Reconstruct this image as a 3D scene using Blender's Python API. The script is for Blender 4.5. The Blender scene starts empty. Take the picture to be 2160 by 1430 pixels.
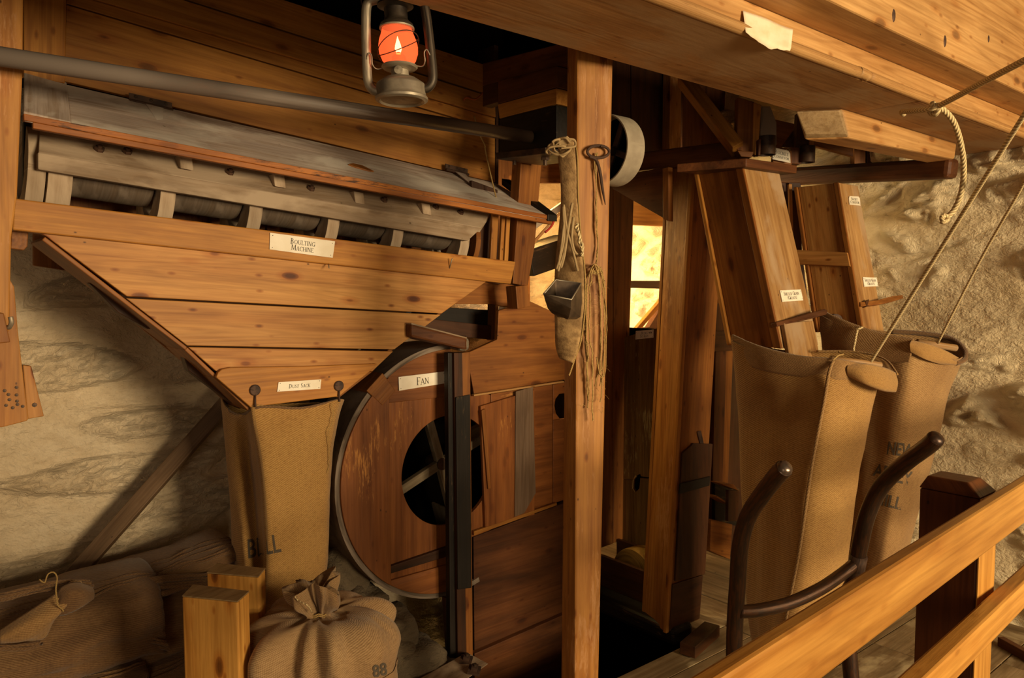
import bpy, bmesh, math, random
from mathutils import Vector as V, Matrix, noise
from mathutils.bvhtree import BVHTree
random.seed(7)
sc = bpy.context.scene
COL = sc.collection

# ------------------------------------------------------------------ camera
CAM = V((0, 0, 1.5)); FPX = 1600.0; PITCH = math.radians(3.75); YAW = math.radians(39.5)
cd = bpy.data.cameras.new('camera'); cam = bpy.data.objects.new('camera', cd); COL.objects.link(cam)
cam.location = CAM; cam.rotation_euler = (math.pi/2-PITCH, 0, -YAW)
cd.sensor_width = 36; cd.lens = FPX/2160*36; cd.clip_start = .05
sc.camera = cam
RM = cam.rotation_euler.to_matrix()

# ------------------------------------------------------------------ world, lights, exposure
sc.view_settings.view_transform = 'Standard'; sc.view_settings.look = 'None'
sc.view_settings.gamma = 1; sc.view_settings.use_curve_mapping = False
sc.view_settings.exposure = 0.45
w = bpy.data.worlds.new('world'); sc.world = w; w.use_nodes = True
w.node_tree.nodes['Background'].inputs[0].default_value = (1, .62, .30, 1)
w.node_tree.nodes['Background'].inputs[1].default_value = .05
def area(name, loc, target, sx, sy, power, col):
    l = bpy.data.lights.new(name, 'AREA'); l.shape = 'RECTANGLE'; l.size = sx; l.size_y = sy
    l.energy = power; l.color = col
    o = bpy.data.objects.new(name, l); COL.objects.link(o); o.location = loc
    o.rotation_euler = (V(target)-V(loc)).to_track_quat('-Z', 'Y').to_euler(); return o
area('window_daylight', (2.1, -4.0, 1.75), (2.0, 2.4, 1.35), 1.8, 1.4, 300, (1, .795, .49))
area('left_fill_light', (-1.9, -1.6, 1.3), (1.0, 2.8, 1.3), 1.2, 1.6, 13, (1, .80, .56))  # added fill lamp from the left, no doorway stands there
fw_ = area('far_window_daylight', (2.72, 3.85, 1.72), (3.86, 3.30, 1.45), .5, .8, 24, (1, .74, .34)); fw_.data.spread = math.radians(95)
fill2 = area('gap_fill_light', (2.5, 3.12, 2.0), (2.95, 2.3, .7), .25, .25, 13, (1, .68, .24)); fill2.data.spread = math.radians(110)  # added small fill lamp brightening the worn panel and trunks

# ------------------------------------------------------------------ pixel to place helpers
def ray(px, py):
    return RM @ V(((px-1080)/FPX, -(py-715)/FPX, -1))
def PY(px, py, y): r = ray(px, py); return CAM + r*((y-CAM.y)/r.y)
def PX(px, py, x): r = ray(px, py); return CAM + r*((x-CAM.x)/r.x)
def PZ(px, py, z): r = ray(px, py); return CAM + r*((z-CAM.z)/r.z)
FW = V((math.sin(YAW), math.cos(YAW), 0))
def PD(px, py, d): r = ray(px, py); return CAM + r*(d/r.dot(FW))
def PP(px, py, p0, n): r = ray(px, py); return CAM + r*((p0-CAM).dot(n)/r.dot(n))

# ------------------------------------------------------------------ materials
def hexc(h, k=1.0):
    h = h.lstrip('#'); o = []
    for i in (0, 2, 4):
        c = int(h[i:i+2], 16)/255; c = c/12.92 if c <= .04045 else ((c+.055)/1.055)**2.4
        o.append(c*k)
    return (*o, 1)
class NT:
    def __init__(s, name):
        s.m = bpy.data.materials.new(name); s.m.use_nodes = True; s.t = s.m.node_tree
        s.b = s.t.nodes['Principled BSDF']
    def n(s, typ, **kw):
        nd = s.t.nodes.new(typ)
        for k, v in kw.items():
            if k in nd.inputs.keys(): 
                inp = nd.inputs[k]
                if hasattr(v, 'is_output'): s.t.links.new(v, inp)
                else: inp.default_value = v
            else: setattr(nd, k, v)
        return nd
    def link(s, a, b): s.t.links.new(a, b)
    def coord(s, scale, off=(0, 0, 0)):
        if not hasattr(s, 'at'):
            s.at = s.n('ShaderNodeAttribute', attribute_name='gc')
        mp = s.n('ShaderNodeMapping'); s.link(s.at.outputs['Vector'], mp.inputs['Vector'])
        mp.inputs['Scale'].default_value = scale; mp.inputs['Location'].default_value = off
        return mp.outputs[0]
    def noise(s, vec, sc=1, det=5, dist=0, rough=.55):
        nd = s.n('ShaderNodeTexNoise'); s.link(vec, nd.inputs['Vector'])
        nd.inputs['Scale'].default_value = sc; nd.inputs['Detail'].default_value = det
        nd.inputs['Distortion'].default_value = dist; nd.inputs['Roughness'].default_value = rough
        return nd.outputs['Fac']
    def ramp(s, fac, stops):
        nd = s.n('ShaderNodeValToRGB'); s.link(fac, nd.inputs[0])
        e = nd.color_ramp.elements
        while len(e) < len(stops): e.new(.5)
        for i, (p, c) in enumerate(stops):
            e[i].position = p; e[i].color = c if len(c) == 4 else (*c, 1)
        return nd.outputs[0]
    def mix(s, fac, a, b, mode='MIX'):
        nd = s.n('ShaderNodeMix', data_type='RGBA', blend_type=mode)
        for i, v in ((0, fac), (6, a), (7, b)):
            if hasattr(v, 'is_output'): s.link(v, nd.inputs[i])
            else: nd.inputs[i].default_value = v
        return nd.outputs[2]
    def math(s, op, a, b=0.0, c=None, clamp=False):
        nd = s.n('ShaderNodeMath', operation=op); nd.use_clamp = clamp
        for i, v in ((0, a), (1, b), (2, c)):
            if v is None: continue
            if hasattr(v, 'is_output'): s.link(v, nd.inputs[i])
            else: nd.inputs[i].default_value = v
        return nd.outputs[0]
    def bump(s, h, strength=.3, dist=.002):
        nd = s.n('ShaderNodeBump'); s.link(h, nd.inputs['Height'])
        nd.inputs['Strength'].default_value = strength; nd.inputs['Distance'].default_value = dist
        s.link(nd.outputs[0], s.b.inputs['Normal'])
W4 = (1, 1, 1, 1); K4 = (0, 0, 0, 1)
def wood(name, light, dark, knots=1.0, wear=None, wearamt=.0, rough=.55, ring=.35, stain=.35, dust=None, dustamt=0):
    t = NT(name)
    v1 = t.coord((1.1, 9, 9)); n1 = t.noise(v1, 1.6, 5, .6)
    rings = t.math('SINE', t.math('MULTIPLY', t.noise(t.coord((.55, 5.5, 5.5), (3, 1, 7)), 1, 2, .3), 95.0))
    rings = t.math('MULTIPLY_ADD', rings, .5, .5)
    fib = t.noise(t.coord((5, 170, 170)), 1, 3)
    c = t.ramp(n1, [(.28, hexc(dark)), (.62, hexc(light))])
    mid = t.mix(.5, hexc(dark), hexc(light))
    c = t.mix(t.math('MULTIPLY', rings, ring), c, mid, 'MULTIPLY' if False else 'MIX')
    rg = t.ramp(rings, [(.0, (1-ring*.42, 1-ring*.50, 1-ring*.60)), (.5, (1, 1, 1))])
    c = t.mix(1, c, rg, 'MULTIPLY')
    fb = t.ramp(fib, [(.3, (.76, .72, .66)), (.6, (1, 1, 1))])
    c = t.mix(.7, c, fb, 'MULTIPLY')
    # large stains
    st = t.ramp(t.noise(t.coord((1.6, 3.2, 3.2), (9, 4, 2)), 1.3, 4, .5), [(.36, (.44, .38, .31)), (.62, (1, 1, 1))])
    c = t.mix(stain, c, st, 'MULTIPLY')
    # knots
    vo = t.n('ShaderNodeTexVoronoi'); t.link(t.coord((4.6, 11, 11), (.4, .8, .1)), vo.inputs['Vector']); vo.inputs['Scale'].default_value = 1
    vo.inputs['Randomness'].default_value = 1
    dk = vo.outputs['Distance']
    kn = t.ramp(dk, [(.07, (.22, .12, .06)), (.13, (.5, .33, .2)), (.15, (.85, .70, .55)), (.26, (1, 1, 1))])
    c = t.mix(min(1, knots), c, kn, 'MULTIPLY')
    vk = t.n('ShaderNodeTexVoronoi'); t.link(t.coord((9, 21, 21), (4.4, 2.8, 7.1)), vk.inputs['Vector']); vk.inputs['Scale'].default_value = 1
    c = t.mix(min(1, knots)*.85, c, t.ramp(vk.outputs['Distance'], [(.06, (.3, .18, .1)), (.11, (.7, .52, .36)), (.17, (1, 1, 1))]), 'MULTIPLY')
    stk = t.ramp(t.noise(t.coord((1.6, 55, 55), (8, 8, 2)), 1, 5, .2), [(.34, (.70, .62, .52)), (.52, (1, 1, 1))])
    c = t.mix(.75, c, stk, 'MULTIPLY')
    # nail holes and small dark marks
    vo2 = t.n('ShaderNodeTexVoronoi'); t.link(t.coord((10, 16, 16), (2.4, 1.8, 5.1)), vo2.inputs['Vector']); vo2.inputs['Scale'].default_value = 1
    nh = t.ramp(vo2.outputs['Distance'], [(.03, (.12, .07, .04)), (.06, (1, 1, 1))])
    c = t.mix(.8, c, nh, 'MULTIPLY')
    if wear:
        wn = t.noise(t.coord((14, 90, 90), (5, 5, 5)), 1, 7, .2, .7)
        wm = t.noise(t.coord((2.2, 3.5, 3.5), (1, 8, 5)), 1, 3)
        f = t.ramp(t.math('ADD', t.math('MULTIPLY', wn, .55), t.math('MULTIPLY', wm, .6)), [(.67-wearamt*.2, K4), (.74-wearamt*.2, W4)])
        c = t.mix(f, c, hexc(wear))
    if dust:
        dn = t.noise(t.coord((2, 4, 4), (2, 2, 9)), 1.5, 6, .4)
        f = t.ramp(dn, [(.62-dustamt*.35, K4), (.72-dustamt*.3, W4)])
        c = t.mix(f, c, hexc(dust))
    oi = t.n('ShaderNodeObjectInfo')
    hs = t.n('ShaderNodeHueSaturation'); t.link(c, hs.inputs['Color'])
    t.link(t.math('MULTIPLY_ADD', oi.outputs['Random'], .26, .86), hs.inputs['Value'])
    t.link(hs.outputs[0], t.b.inputs['Base Color'])
    t.b.inputs['Roughness'].default_value = rough
    t.b.inputs['Specular IOR Level'].default_value = .3
    h = t.math('ADD', t.math('MULTIPLY', fib, .5), t.math('ADD', t.math('MULTIPLY', rings, .25), t.math('MULTIPLY', t.noise(t.coord((14, 30, 30)), 1, 5), .8)))
    t.bump(h, .45, .0016)
    return t.m
M = {}
M['pine'] = wood('pine_honey', '#d39a55', '#b27436', 1, ring=.3, stain=.25)
M['pine_pale'] = wood('pine_pale', '#c8955c', '#a97640', .8, ring=.28, stain=.35, dust='#b3946b', dustamt=.3)
M['beam'] = wood('beam_pale', '#d2a368', '#b07d45', .7, ring=.4, stain=.3)
M['soffit'] = wood('soffit_board', '#b98a55', '#9b6f40', .5, ring=.2, stain=.35, dust='#a5825a', dustamt=.5, rough=.7)
M['panel'] = wood('pine_panel', '#c98b3e', '#a86a26', .7, ring=.25, stain=.4)
M['post'] = wood('pine_post', '#c78b42', '#9a5d24', .8, ring=.3, stain=.5, wear='#b98350', wearamt=.25)
M['brown'] = wood('wood_brown', '#a0652a', '#784518', .7, ring=.3, stain=.5)
M['redbrown'] = wood('wood_red_brown', '#744421', '#4b2a12', .6, ring=.2, stain=.6)
M['fan'] = wood('fan_wood', '#9a5d2b', '#75431d', .4, ring=.12, stain=.4, wear='#b87c3c', wearamt=-.12, rough=.5)
M['dark'] = wood('wood_dark', '#5a3418', '#35200f', .4, ring=.2, stain=.5)
M['black'] = wood('wood_blackened', '#241b12', '#120d08', .2, ring=.1, stain=.5, wear='#5a452c', wearamt=.1)
M['greyboard'] = wood('wood_floury_grey', '#ad957b', '#89745f', .25, ring=.15, stain=.3, dust='#b8a187', dustamt=.5, rough=.8)
M['greydark'] = wood('wood_grey_dark', '#7a6a5b', '#564a3f', .15, ring=.1, stain=.5, dust='#8d7c6c', dustamt=.4, rough=.85)
M['lid'] = wood('wood_lid_grey', '#d6c2b4', '#b09d92', .1, ring=.08, stain=.35, dust='#ddcfc0', dustamt=.4, rough=.8)
M['lidedge'] = wood('wood_lid_edge', '#c57a34', '#93501c', .4, ring=.2, stain=.5, wear='#4a2c18', wearamt=.1)
M['rail'] = wood('rail_varnished', '#cf9648', '#b07530', .35, ring=.2, stain=.25, rough=.38)
M['chute'] = wood('chute_face', '#bf9560', '#97693a', .3, ring=.25, stain=.45, dust='#a98a68', dustamt=.35)
M['floor'] = wood('floor_board', '#a58c68', '#75603f', .3, ring=.3, stain=.55, dust='#b5a17c', dustamt=.12, rough=.75)
M['block'] = wood('block_end', '#d9a04f', '#b37831', .9, ring=.35, stain=.3)
M['endgrain'] = wood('wood_end_grain', '#a88c64', '#846a49', .2, ring=.2, stain=.3)

def simple(name, col, rough=.5, metal=0, bumpsc=0, bstr=.2, var=.0, varcol=None, emis=None, estr=0, varsc=20):
    t = NT(name)
    c = hexc(col)
    if varcol:
        f = t.ramp(t.noise(t.coord((varsc,)*3), 1, 5), [(.42-var*.1, K4), (.62, W4)])
        t.link(t.mix(f, c, hexc(varcol)), t.b.inputs['Base Color'])
    else: t.b.inputs['Base Color'].default_value = c
    t.b.inputs['Roughness'].default_value = rough; t.b.inputs['Metallic'].default_value = metal
    if bumpsc: t.bump(t.noise(t.coord((bumpsc,)*3), 1, 4), bstr, .002)
    if emis: t.b.inputs['Emission Color'].default_value = hexc(emis); t.b.inputs['Emission Strength'].default_value = estr
    return t.m
M['iron'] = simple('iron_dark', '#3a2f28', .55, .6, 60, .4, varcol='#5a4332')
M['rust'] = simple('iron_rusty', '#5a4030', .7, .4, 80, .5, varcol='#3b2a22')
def shaftmat():
    t = NT('shaft_greased'); sp = t.n('ShaderNodeSeparateXYZ'); a = t.coord((1, 1, 1)); t.link(a, sp.inputs[0])
    m = t.math('ADD', sp.outputs[0], t.math('MULTIPLY', t.noise(t.coord((3, 14, 14)), 1, 5), .9))
    m = t.ramp(t.math('MULTIPLY', m, .5), [(.52, W4), (.80, K4)])
    t.link(t.mix(m, hexc('#35261c'), hexc('#85766a')), t.b.inputs['Base Color'])
    t.link(t.math('MULTIPLY_ADD', m, .45, .34), t.b.inputs['Roughness']); t.b.inputs['Metallic'].default_value = .15
    return t.m
M['shaft'] = shaftmat()
M['tin'] = simple('tin_dull', '#a3957f', .5, .45, 40, .15, varcol='#7d7161', varsc=14)
M['tin_dark'] = simple('tin_darker', '#4b4034', .5, .6, 40, .15, varcol='#2a221b', varsc=14)  # same tin in a darker tone, on the cap and one side tube
M['bucket'] = simple('bucket_tin', '#73604d', .45, .7, 40, .2, varcol='#4f4236', varsc=18)
M['sign'] = simple('sign_card', '#f6ead6', .7, 0, 0, varcol='#eadbc2', varsc=9)
M['ink'] = simple('ink', '#4a4034', .8)
M['sackink'] = simple('sack_ink', '#54483a', .95)
M['paper'] = simple('paper_note', '#efdcbd', .8, 0, 30, .1, varcol='#e3cba4', varsc=12)
M['pulley'] = simple('pulley_paint', '#a99a83', .6, .1, 50, .1, varcol='#9a8b76')
M['tube'] = simple('truck_tube', '#42332a', .38, .75, 50, .25, varcol='#5b3d2a', varsc=22)
M['tubetip'] = simple('truck_tip', '#7e6c60', .3, .85, 50, .15)
M['red'] = simple('red_strap', '#b0280f', .5)
M['rope'] = None
M['leather'] = simple('leather_thong', '#b09468', .75, 0, 90, .3, varcol='#8a6c42')
M['brass'] = simple('brass_burner', '#c79a4a', .3, .9)
M['shadeblack'] = simple('shade_black', '#070504', 1.0)  # near-black without gloss, paints deep shade on gaps and backings
bpy.data.materials['shade_black'].node_tree.nodes['Principled BSDF'].inputs['Specular IOR Level'].default_value = 0
M['orange_string'] = simple('string_orange', '#9c4a1c', .8)
def ropemat(name, a, b, sc):
    t = NT(name)
    wv = t.n('ShaderNodeTexWave', wave_type='BANDS', bands_direction='DIAGONAL'); t.link(t.coord((sc, sc*1.0, 0)), wv.inputs['Vector'])
    wv.inputs['Scale'].default_value = 1; wv.inputs['Distortion'].default_value = .6
    t.link(t.mix(wv.outputs['Fac'], hexc(a), hexc(b)), t.b.inputs['Base Color']); t.b.inputs['Roughness'].default_value = .9
    t.bump(wv.outputs['Fac'], .9, .002); return t.m
M['rope'] = ropemat('rope_cotton', '#a88c5e', '#e6cd9a', 55)
M['twine'] = ropemat('twine_sisal', '#a97f42', '#dcb872', 160)
def burlap(name, light, dark, patch=.4, sc=1.0):
    t = NT(name)
    wa = t.n('ShaderNodeTexWave', wave_type='BANDS', bands_direction='X'); t.link(t.coord((70*sc, 70*sc, 1)), wa.inputs['Vector'])
    wb = t.n('ShaderNodeTexWave', wave_type='BANDS', bands_direction='DIAGONAL'); t.link(t.coord((38*sc, -70*sc, 0)), wb.inputs['Vector'])
    for q in (wa, wb): q.inputs['Scale'].default_value = 1; q.inputs['Distortion'].default_value = 1.2; q.inputs['Detail'].default_value = 2; q.inputs['Detail Scale'].default_value = 1.5
    wv = t.math('ADD', t.math('MULTIPLY', wa.outputs['Fac'], .35), t.math('MULTIPLY', wb.outputs['Fac'], .65))
    sp = t.noise(t.coord((60, 260, 60)), 1, 4)
    c = t.mix(wv, hexc(dark), hexc(light))
    c = t.mix(.6, c, t.ramp(sp, [(.32, (.55, .48, .38)), (.55, (1, 1, 1))]), 'MULTIPLY')
    pn = t.ramp(t.noise(t.coord((4, 4, 4), (3, 3, 3)), 1, 5, .4), [(.35, (.62, .52, .42)), (.62, (1, 1, 1))])
    c = t.mix(patch, c, pn, 'MULTIPLY')
    t.link(c, t.b.inputs['Base Color']); t.b.inputs['Roughness'].default_value = .95
    t.b.inputs['Sheen Weight'].default_value = .15
    t.bump(t.math('ADD', wv, t.math('MULTIPLY', sp, .7)), .55, .0018)
    return t.m
M['burlap'] = burlap('burlap_golden', '#c59a5a', '#94692f', .5, 1.25)
M['burlap2'] = burlap('burlap_tan', '#bb9560', '#8a6336', .55, 1.25)
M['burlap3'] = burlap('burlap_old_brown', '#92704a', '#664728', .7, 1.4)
M['burlap4'] = burlap('burlap_tied', '#b8966a', '#8e6c44', .7, 1.5)
def plaster(name, a, b, cc, bs=.6, crk=0):
    t = NT(name)
    n1 = t.noise(t.coord((2.2, 2.2, 3.4)), 1, 6, .5); n2 = t.noise(t.coord((16, 16, 24)), 1, 6)
    c = t.ramp(n1, [(.3, hexc(a)), (.55, hexc(b)), (.75, hexc(cc))])
    c = t.mix(.5, c, t.ramp(n2, [(.3, (.78, .72, .64)), (.6, (1, 1, 1))]), 'MULTIPLY')
    vo = t.n('ShaderNodeTexVoronoi', feature='DISTANCE_TO_EDGE'); t.link(t.mix(.25, t.coord((1, 1, 1)), t.n('ShaderNodeTexNoise').outputs['Color']), vo.inputs['Vector'])
    ck = t.math('ABSOLUTE', t.math('SUBTRACT', t.noise(t.coord((3, 7, 9), (4, 4, 4)), 1, 9, .6), .5))
    msk = t.math('MULTIPLY', t.ramp(t.noise(t.coord((2.5, 5, 3), (1, 2, 3)), 1, 3), [(.56, K4), (.66, W4)]), crk)
    t.link(t.mix(msk, c, t.ramp(ck, [(.0, (.42, .34, .26)), (.012, (1, 1, 1))]), 'MULTIPLY'), t.b.inputs['Base Color']); t.b.inputs['Roughness'].default_value = .92
    h = t.math('ADD', t.math('MULTIPLY', n2, 1.0), t.math('ADD', t.math('MULTIPLY', t.noise(t.coord((70, 70, 70)), 1, 4), .3), t.math('MULTIPLY', t.noise(t.coord((34, 34, 60)), 1, 8, 1.2), .6)))
    t.bump(h, bs, .014)
    return t.m
M['plaster_l'] = plaster('limewash_back', '#cbb28e', '#dfc8a6', '#e8d5b6', 1.0, .6)
M['plaster_r'] = plaster('limewash_right', '#d8be92', '#ecd6ae', '#f2e0bc', 1.0, .15)
M['stone'] = plaster('stone_dark', '#5a4c3a', '#6d5d47', '#80705a', .9)
def glassmat():
    t = NT('globe_glass_red')
    t.b.inputs['Base Color'].default_value = (1, .22, .09, 1); t.b.inputs['Roughness'].default_value = .08
    t.b.inputs['Transmission Weight'].default_value = .8; t.b.inputs['IOR'].default_value = 1.03
    t.b.inputs['Emission Color'].default_value = (1, .13, .035, 1); t.b.inputs['Emission Strength'].default_value = .55
    return t.m
M['globe'] = glassmat()
M['flame'] = simple('flame', '#ffd9b0', .5, emis='#ffc8a0', estr=6)
def panemat():
    t = NT('window_glass'); t.b.inputs['Base Color'].default_value = (.95, .97, .95, 1)
    t.b.inputs['Transmission Weight'].default_value = 1; t.b.inputs['Roughness'].default_value = .02; return t.m
M['glass'] = panemat()

# ------------------------------------------------------------------ object helpers
ORG = {}
def finish(name, verts, faces, mat, parent, gc, smooth=False, bevel=0, solid=0, sub=0, label=None):
    me = bpy.data.meshes.new(name)
    if parent is None:
        xs = [v[0] for v in verts]; ys = [v[1] for v in verts]; zs = [v[2] for v in verts]
        o0 = V(((min(xs)+max(xs))/2, (min(ys)+max(ys))/2, min(zs)))
    else: o0 = ORG[parent.name]
    me.from_pydata([V(v)-o0 for v in verts], [], faces)
    at = me.attributes.new('gc', 'FLOAT_VECTOR', 'POINT')
    at.data.foreach_set('vector', [c for g in gc for c in g])
    if smooth:
        me.polygons.foreach_set('use_smooth', [True]*len(me.polygons))
    me.materials.append(mat)
    ob = bpy.data.objects.new(name, me); COL.objects.link(ob)
    if parent is None: ob.location = o0
    else: ob.parent = parent
    ORG[ob.name] = o0
    if solid:
        md = ob.modifiers.new('solid', 'SOLIDIFY'); md.thickness = solid; md.offset = 0
    if bevel:
        md = ob.modifiers.new('bevel', 'BEVEL'); md.width = bevel; md.segments = 2; md.limit_method = 'ANGLE'
        md.angle_limit = math.radians(35)
    if sub:
        md = ob.modifiers.new('sub', 'SUBSURF'); md.levels = sub; md.render_levels = sub
    if label: ob['label'] = label
    return ob
def thing(name, loc, label, cat, group=None):
    o = bpy.data.objects.new(name, None); o.empty_display_size = .05; COL.objects.link(o); o.location = loc
    o['label'] = label; o['category'] = cat
    if group: o['group'] = group
    ORG[o.name] = V(loc); return o
def tag(o, label, cat, group=None):
    o['label'] = label; o['category'] = cat
    if group: o['group'] = group
    return o
def struct(o): o['kind'] = 'structure'; return o
def gcof(verts, g):
    g = V(g).normalized(); a = g.cross(V((.13, .21, .97)))
    if a.length < .2: a = g.cross(V((.9, .3, .1)))
    a.normalize(); b = g.cross(a); off = V((random.uniform(-30, 30), random.uniform(-30, 30), random.uniform(-30, 30)))
    return [V((V(v).dot(g), V(v).dot(a), V(v).dot(b)))+off for v in verts]
def fixn(verts, faces):
    bm = bmesh.new(); vs = [bm.verts.new(v) for v in verts]
    for f in faces:
        try: bm.faces.new([vs[i] for i in f])
        except ValueError: pass
    bmesh.ops.recalc_face_normals(bm, faces=bm.faces)
    bm.verts.index_update()
    out = [[v.index for v in f.verts] for f in bm.faces]; bm.free(); return out
def prism(name, pts, ext, mat, parent=None, grain=None, bevel=.0025, label=None, rough=0):
    """polygon pts extruded: ext a vector, or a thickness away from the camera"""
    pts = [V(p) for p in pts]
    n = V((0, 0, 0))
    for i in range(len(pts)): n += (pts[i]-pts[0]).cross(pts[(i+1) % len(pts)]-pts[0])
    n.normalize()
    cen = sum(pts, V((0, 0, 0)))/len(pts)
    if not isinstance(ext, (V, tuple)):
        if n.dot(cen-CAM) < 0: n = -n
        ext = n*ext
    ext = V(ext); k = len(pts)
    if grain is None:
        best = max(range(k), key=lambda i: (pts[(i+1) % k]-pts[i]).length); grain = pts[(best+1) % k]-pts[best]
        if ext.length > grain.length: grain = ext
    verts = pts+[p+ext for p in pts]
    faces = [list(range(k)), [k+i for i in reversed(range(k))]]+[[i, i+k, (i+1) % k+k, (i+1) % k] for i in range(k)]
    faces = fixn(verts, faces)
    return finish(name, verts, faces, mat, parent, gcof(verts, grain), bevel=bevel, label=label)
def q(pix, fn, val): return [fn(x, y, val) for x, y in pix]
def slabY(name, pix, y, t, mat, parent=None, **k): return prism(name, q(pix, PY, y), V((0, t, 0)), mat, parent, **k)
def slabX(name, pix, x, t, mat, parent=None, **k): return prism(name, q(pix, PX, x), V((t, 0, 0)), mat, parent, **k)
def box(name, x0, x1, y0, y1, z0, z1, mat, parent=None, **k):
    return prism(name, [(x0, y0, z0), (x1, y0, z0), (x1, y0, z1), (x0, y0, z1)], V((0, y1-y0, 0)), mat, parent, **k)
def hexa(name, b, t, mat, parent=None, grain=None, bevel=.003, label=None):
    """b, t: lower and upper loops of the same length"""
    b = [V(p) for p in b]; t = [V(p) for p in t]; k = len(b); verts = b+t
    faces = [list(range(k)), [k+i for i in range(k)]]+[[i, (i+1) % k, (i+1) % k+k, i+k] for i in range(k)]
    faces = fixn(verts, faces)
    return finish(name, verts, faces, mat, parent, gcof(verts, grain or (t[0]-b[0])), bevel=bevel, label=label)
def beam(name, A, B, w, h, mat, parent=None, up=(0, 0, 1), **k):
    A = V(A); B = V(B); d = (B-A).normalized(); s = d.cross(V(up)).normalized(); u = s.cross(d)
    c = [(-1, -1), (1, -1), (1, 1), (-1, 1)]
    return hexa(name, [A+s*(x*w/2)+u*(y*h/2) for x, y in c], [B+s*(x*w/2)+u*(y*h/2) for x, y in c], mat, parent, grain=d, **k)
def catmull(pts, n, closed=False):
    pts = [V(p) for p in pts]; m = len(pts); out = []
    segs = m if closed else m-1
    for i in range(n):
        tt = i/n*segs if closed else i/(n-1)*segs
        j = min(int(tt), segs-1); f = tt-j
        g = (lambda a: pts[a % m]) if closed else (lambda a: pts[max(0, min(m-1, a))])
        a, b, c, d = g(j-1), g(j), g(j+1), g(j+2)
        out.append(.5*((2*b)+(c-a)*f+(2*a-5*b+4*c-d)*f*f+(3*b-a-3*c+d)*f**3))
    return out
def tubemesh(pts, r, seg=8, cap=True):
    n = len(pts); verts = []; faces = []; gc = []; L = 0
    T = [(pts[min(i+1, n-1)]-pts[max(i-1, 0)]).normalized() for i in range(n)]
    s = T[0].cross(V((.3, .2, .9))).normalized()
    for i in range(n):
        if i: L += (pts[i]-pts[i-1]).length
        s = (s-T[i]*s.dot(T[i])).normalized(); u = T[i].cross(s)
        rr = r[i] if isinstance(r, (list, tuple)) else r
        for j in range(seg):
            a = 2*math.pi*j/seg
            verts.append(pts[i]+s*math.cos(a)*rr+u*math.sin(a)*rr); gc.append(V((L, abs(j/seg-.5)*2*math.pi*rr, j/seg)))
    for i in range(n-1):
        for j in range(seg):
            faces.append([i*seg+j, i*seg+(j+1) % seg, (i+1)*seg+(j+1) % seg, (i+1)*seg+j])
    if cap: faces += [list(reversed(range(seg))), [(n-1)*seg+j for j in range(seg)]]
    return verts, faces, gc
def tube(name, pts, r, mat, parent=None, n=None, seg=8, label=None, smooth=True):
    pts = catmull(pts, n) if n else [V(p) for p in pts]
    if isinstance(r, (list, tuple)) and len(r) != len(pts):
        rr = [r[min(int(i/(len(pts)-1)*(len(r)-1)), len(r)-2)]+(r[min(int(i/(len(pts)-1)*(len(r)-1)), len(r)-2)+1]-r[min(int(i/(len(pts)-1)*(len(r)-1)), len(r)-2)])*((i/(len(pts)-1)*(len(r)-1)) % 1 if i < len(pts)-1 else 1) for i in range(len(pts))]
        r = rr
    v, f, g = tubemesh(pts, r, seg)
    return finish(name, v, f, mat, parent, g, smooth=smooth, label=label)
def lathe(name, prof, center, mat, parent=None, axis=(0, 0, 1), seg=32, a0=0, a1=2*math.pi, label=None, smooth=True, closed=False, bevel=0):
    """prof: (radius, height) list along axis"""
    ax = V(axis).normalized(); s = ax.cross(V((0, 0, 1)))
    if s.length < .1: s = V((1, 0, 0))
    s.normalize(); u = ax.cross(s); c = V(center); full = abs(a1-a0-2*math.pi) < 1e-4
    na = seg if full else seg+1; verts = []; gc = []; faces = []
    P = list(prof)
    for i, (r, h) in enumerate(P):
        for j in range(na):
            a = a0+(a1-a0)*j/seg
            verts.append(c+ax*h+s*math.cos(a)*r+u*math.sin(a)*r); gc.append(V((a*max(r, .02), h, r)))
    m = len(P)
    for i in range(m if closed else m-1):
        for j in range(seg):
            b = (i+1) % m
            faces.append([i*na+j, i*na+(j+1) % na, b*na+(j+1) % na, b*na+j])
    if not full and closed:
        faces.append([i*na for i in range(m)]); faces.append([i*na+na-1 for i in reversed(range(m))])
    ob = finish(name, verts, fixn(verts, faces), mat, parent, gc, smooth=smooth, label=label, bevel=bevel)
    if smooth:
        md = ob.modifiers.new('es', 'EDGE_SPLIT'); md.split_angle = math.radians(40)
    return ob
def join(parts_vfg):
    V_, F_, G_ = [], [], []
    for v, f, g in parts_vfg:
        o = len(V_); V_ += list(v); F_ += [[i+o for i in ff] for ff in f]; G_ += list(g)
    return V_, F_, G_
def loft(name, secs, mat, parent=None, M_=72, K=50, disp=None, solid=.004, capb=True, capt=False, gscale=1, label=None, fold=None):
    secs = [catmull(s, M_, True) for s in secs]
    rows = []
    cols = [catmull([s[j] for s in secs], K) for j in range(M_)]
    verts = []; gc = []; faces = []
    peri = [0]
    mid = secs[len(secs)//2]
    for j in range(1, M_): peri.append(peri[-1]+(mid[j]-mid[j-1]).length)
    for i in range(K):
        cen = sum((cols[j][i] for j in range(M_)), V((0, 0, 0)))/M_
        for j in range(M_):
            p = cols[j][i]
            if disp:
                nrm = (p-cen); nrm.z = 0
                if nrm.length > 0: nrm.normalize()
                p = p+nrm*disp(p, i/(K-1), j/M_)
            verts.append(p); gc.append(V((peri[j], p.z, 0)))
    for i in range(K-1):
        for j in range(M_):
            faces.append([i*M_+j, i*M_+(j+1) % M_, (i+1)*M_+(j+1) % M_, (i+1)*M_+j])
    if capb: faces.append([(K-1)*M_+j for j in range(M_)])
    if capt: faces.append([j for j in reversed(range(M_))])
    return finish(name, verts, faces, mat, parent, gc, smooth=True, solid=solid, label=label)

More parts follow.
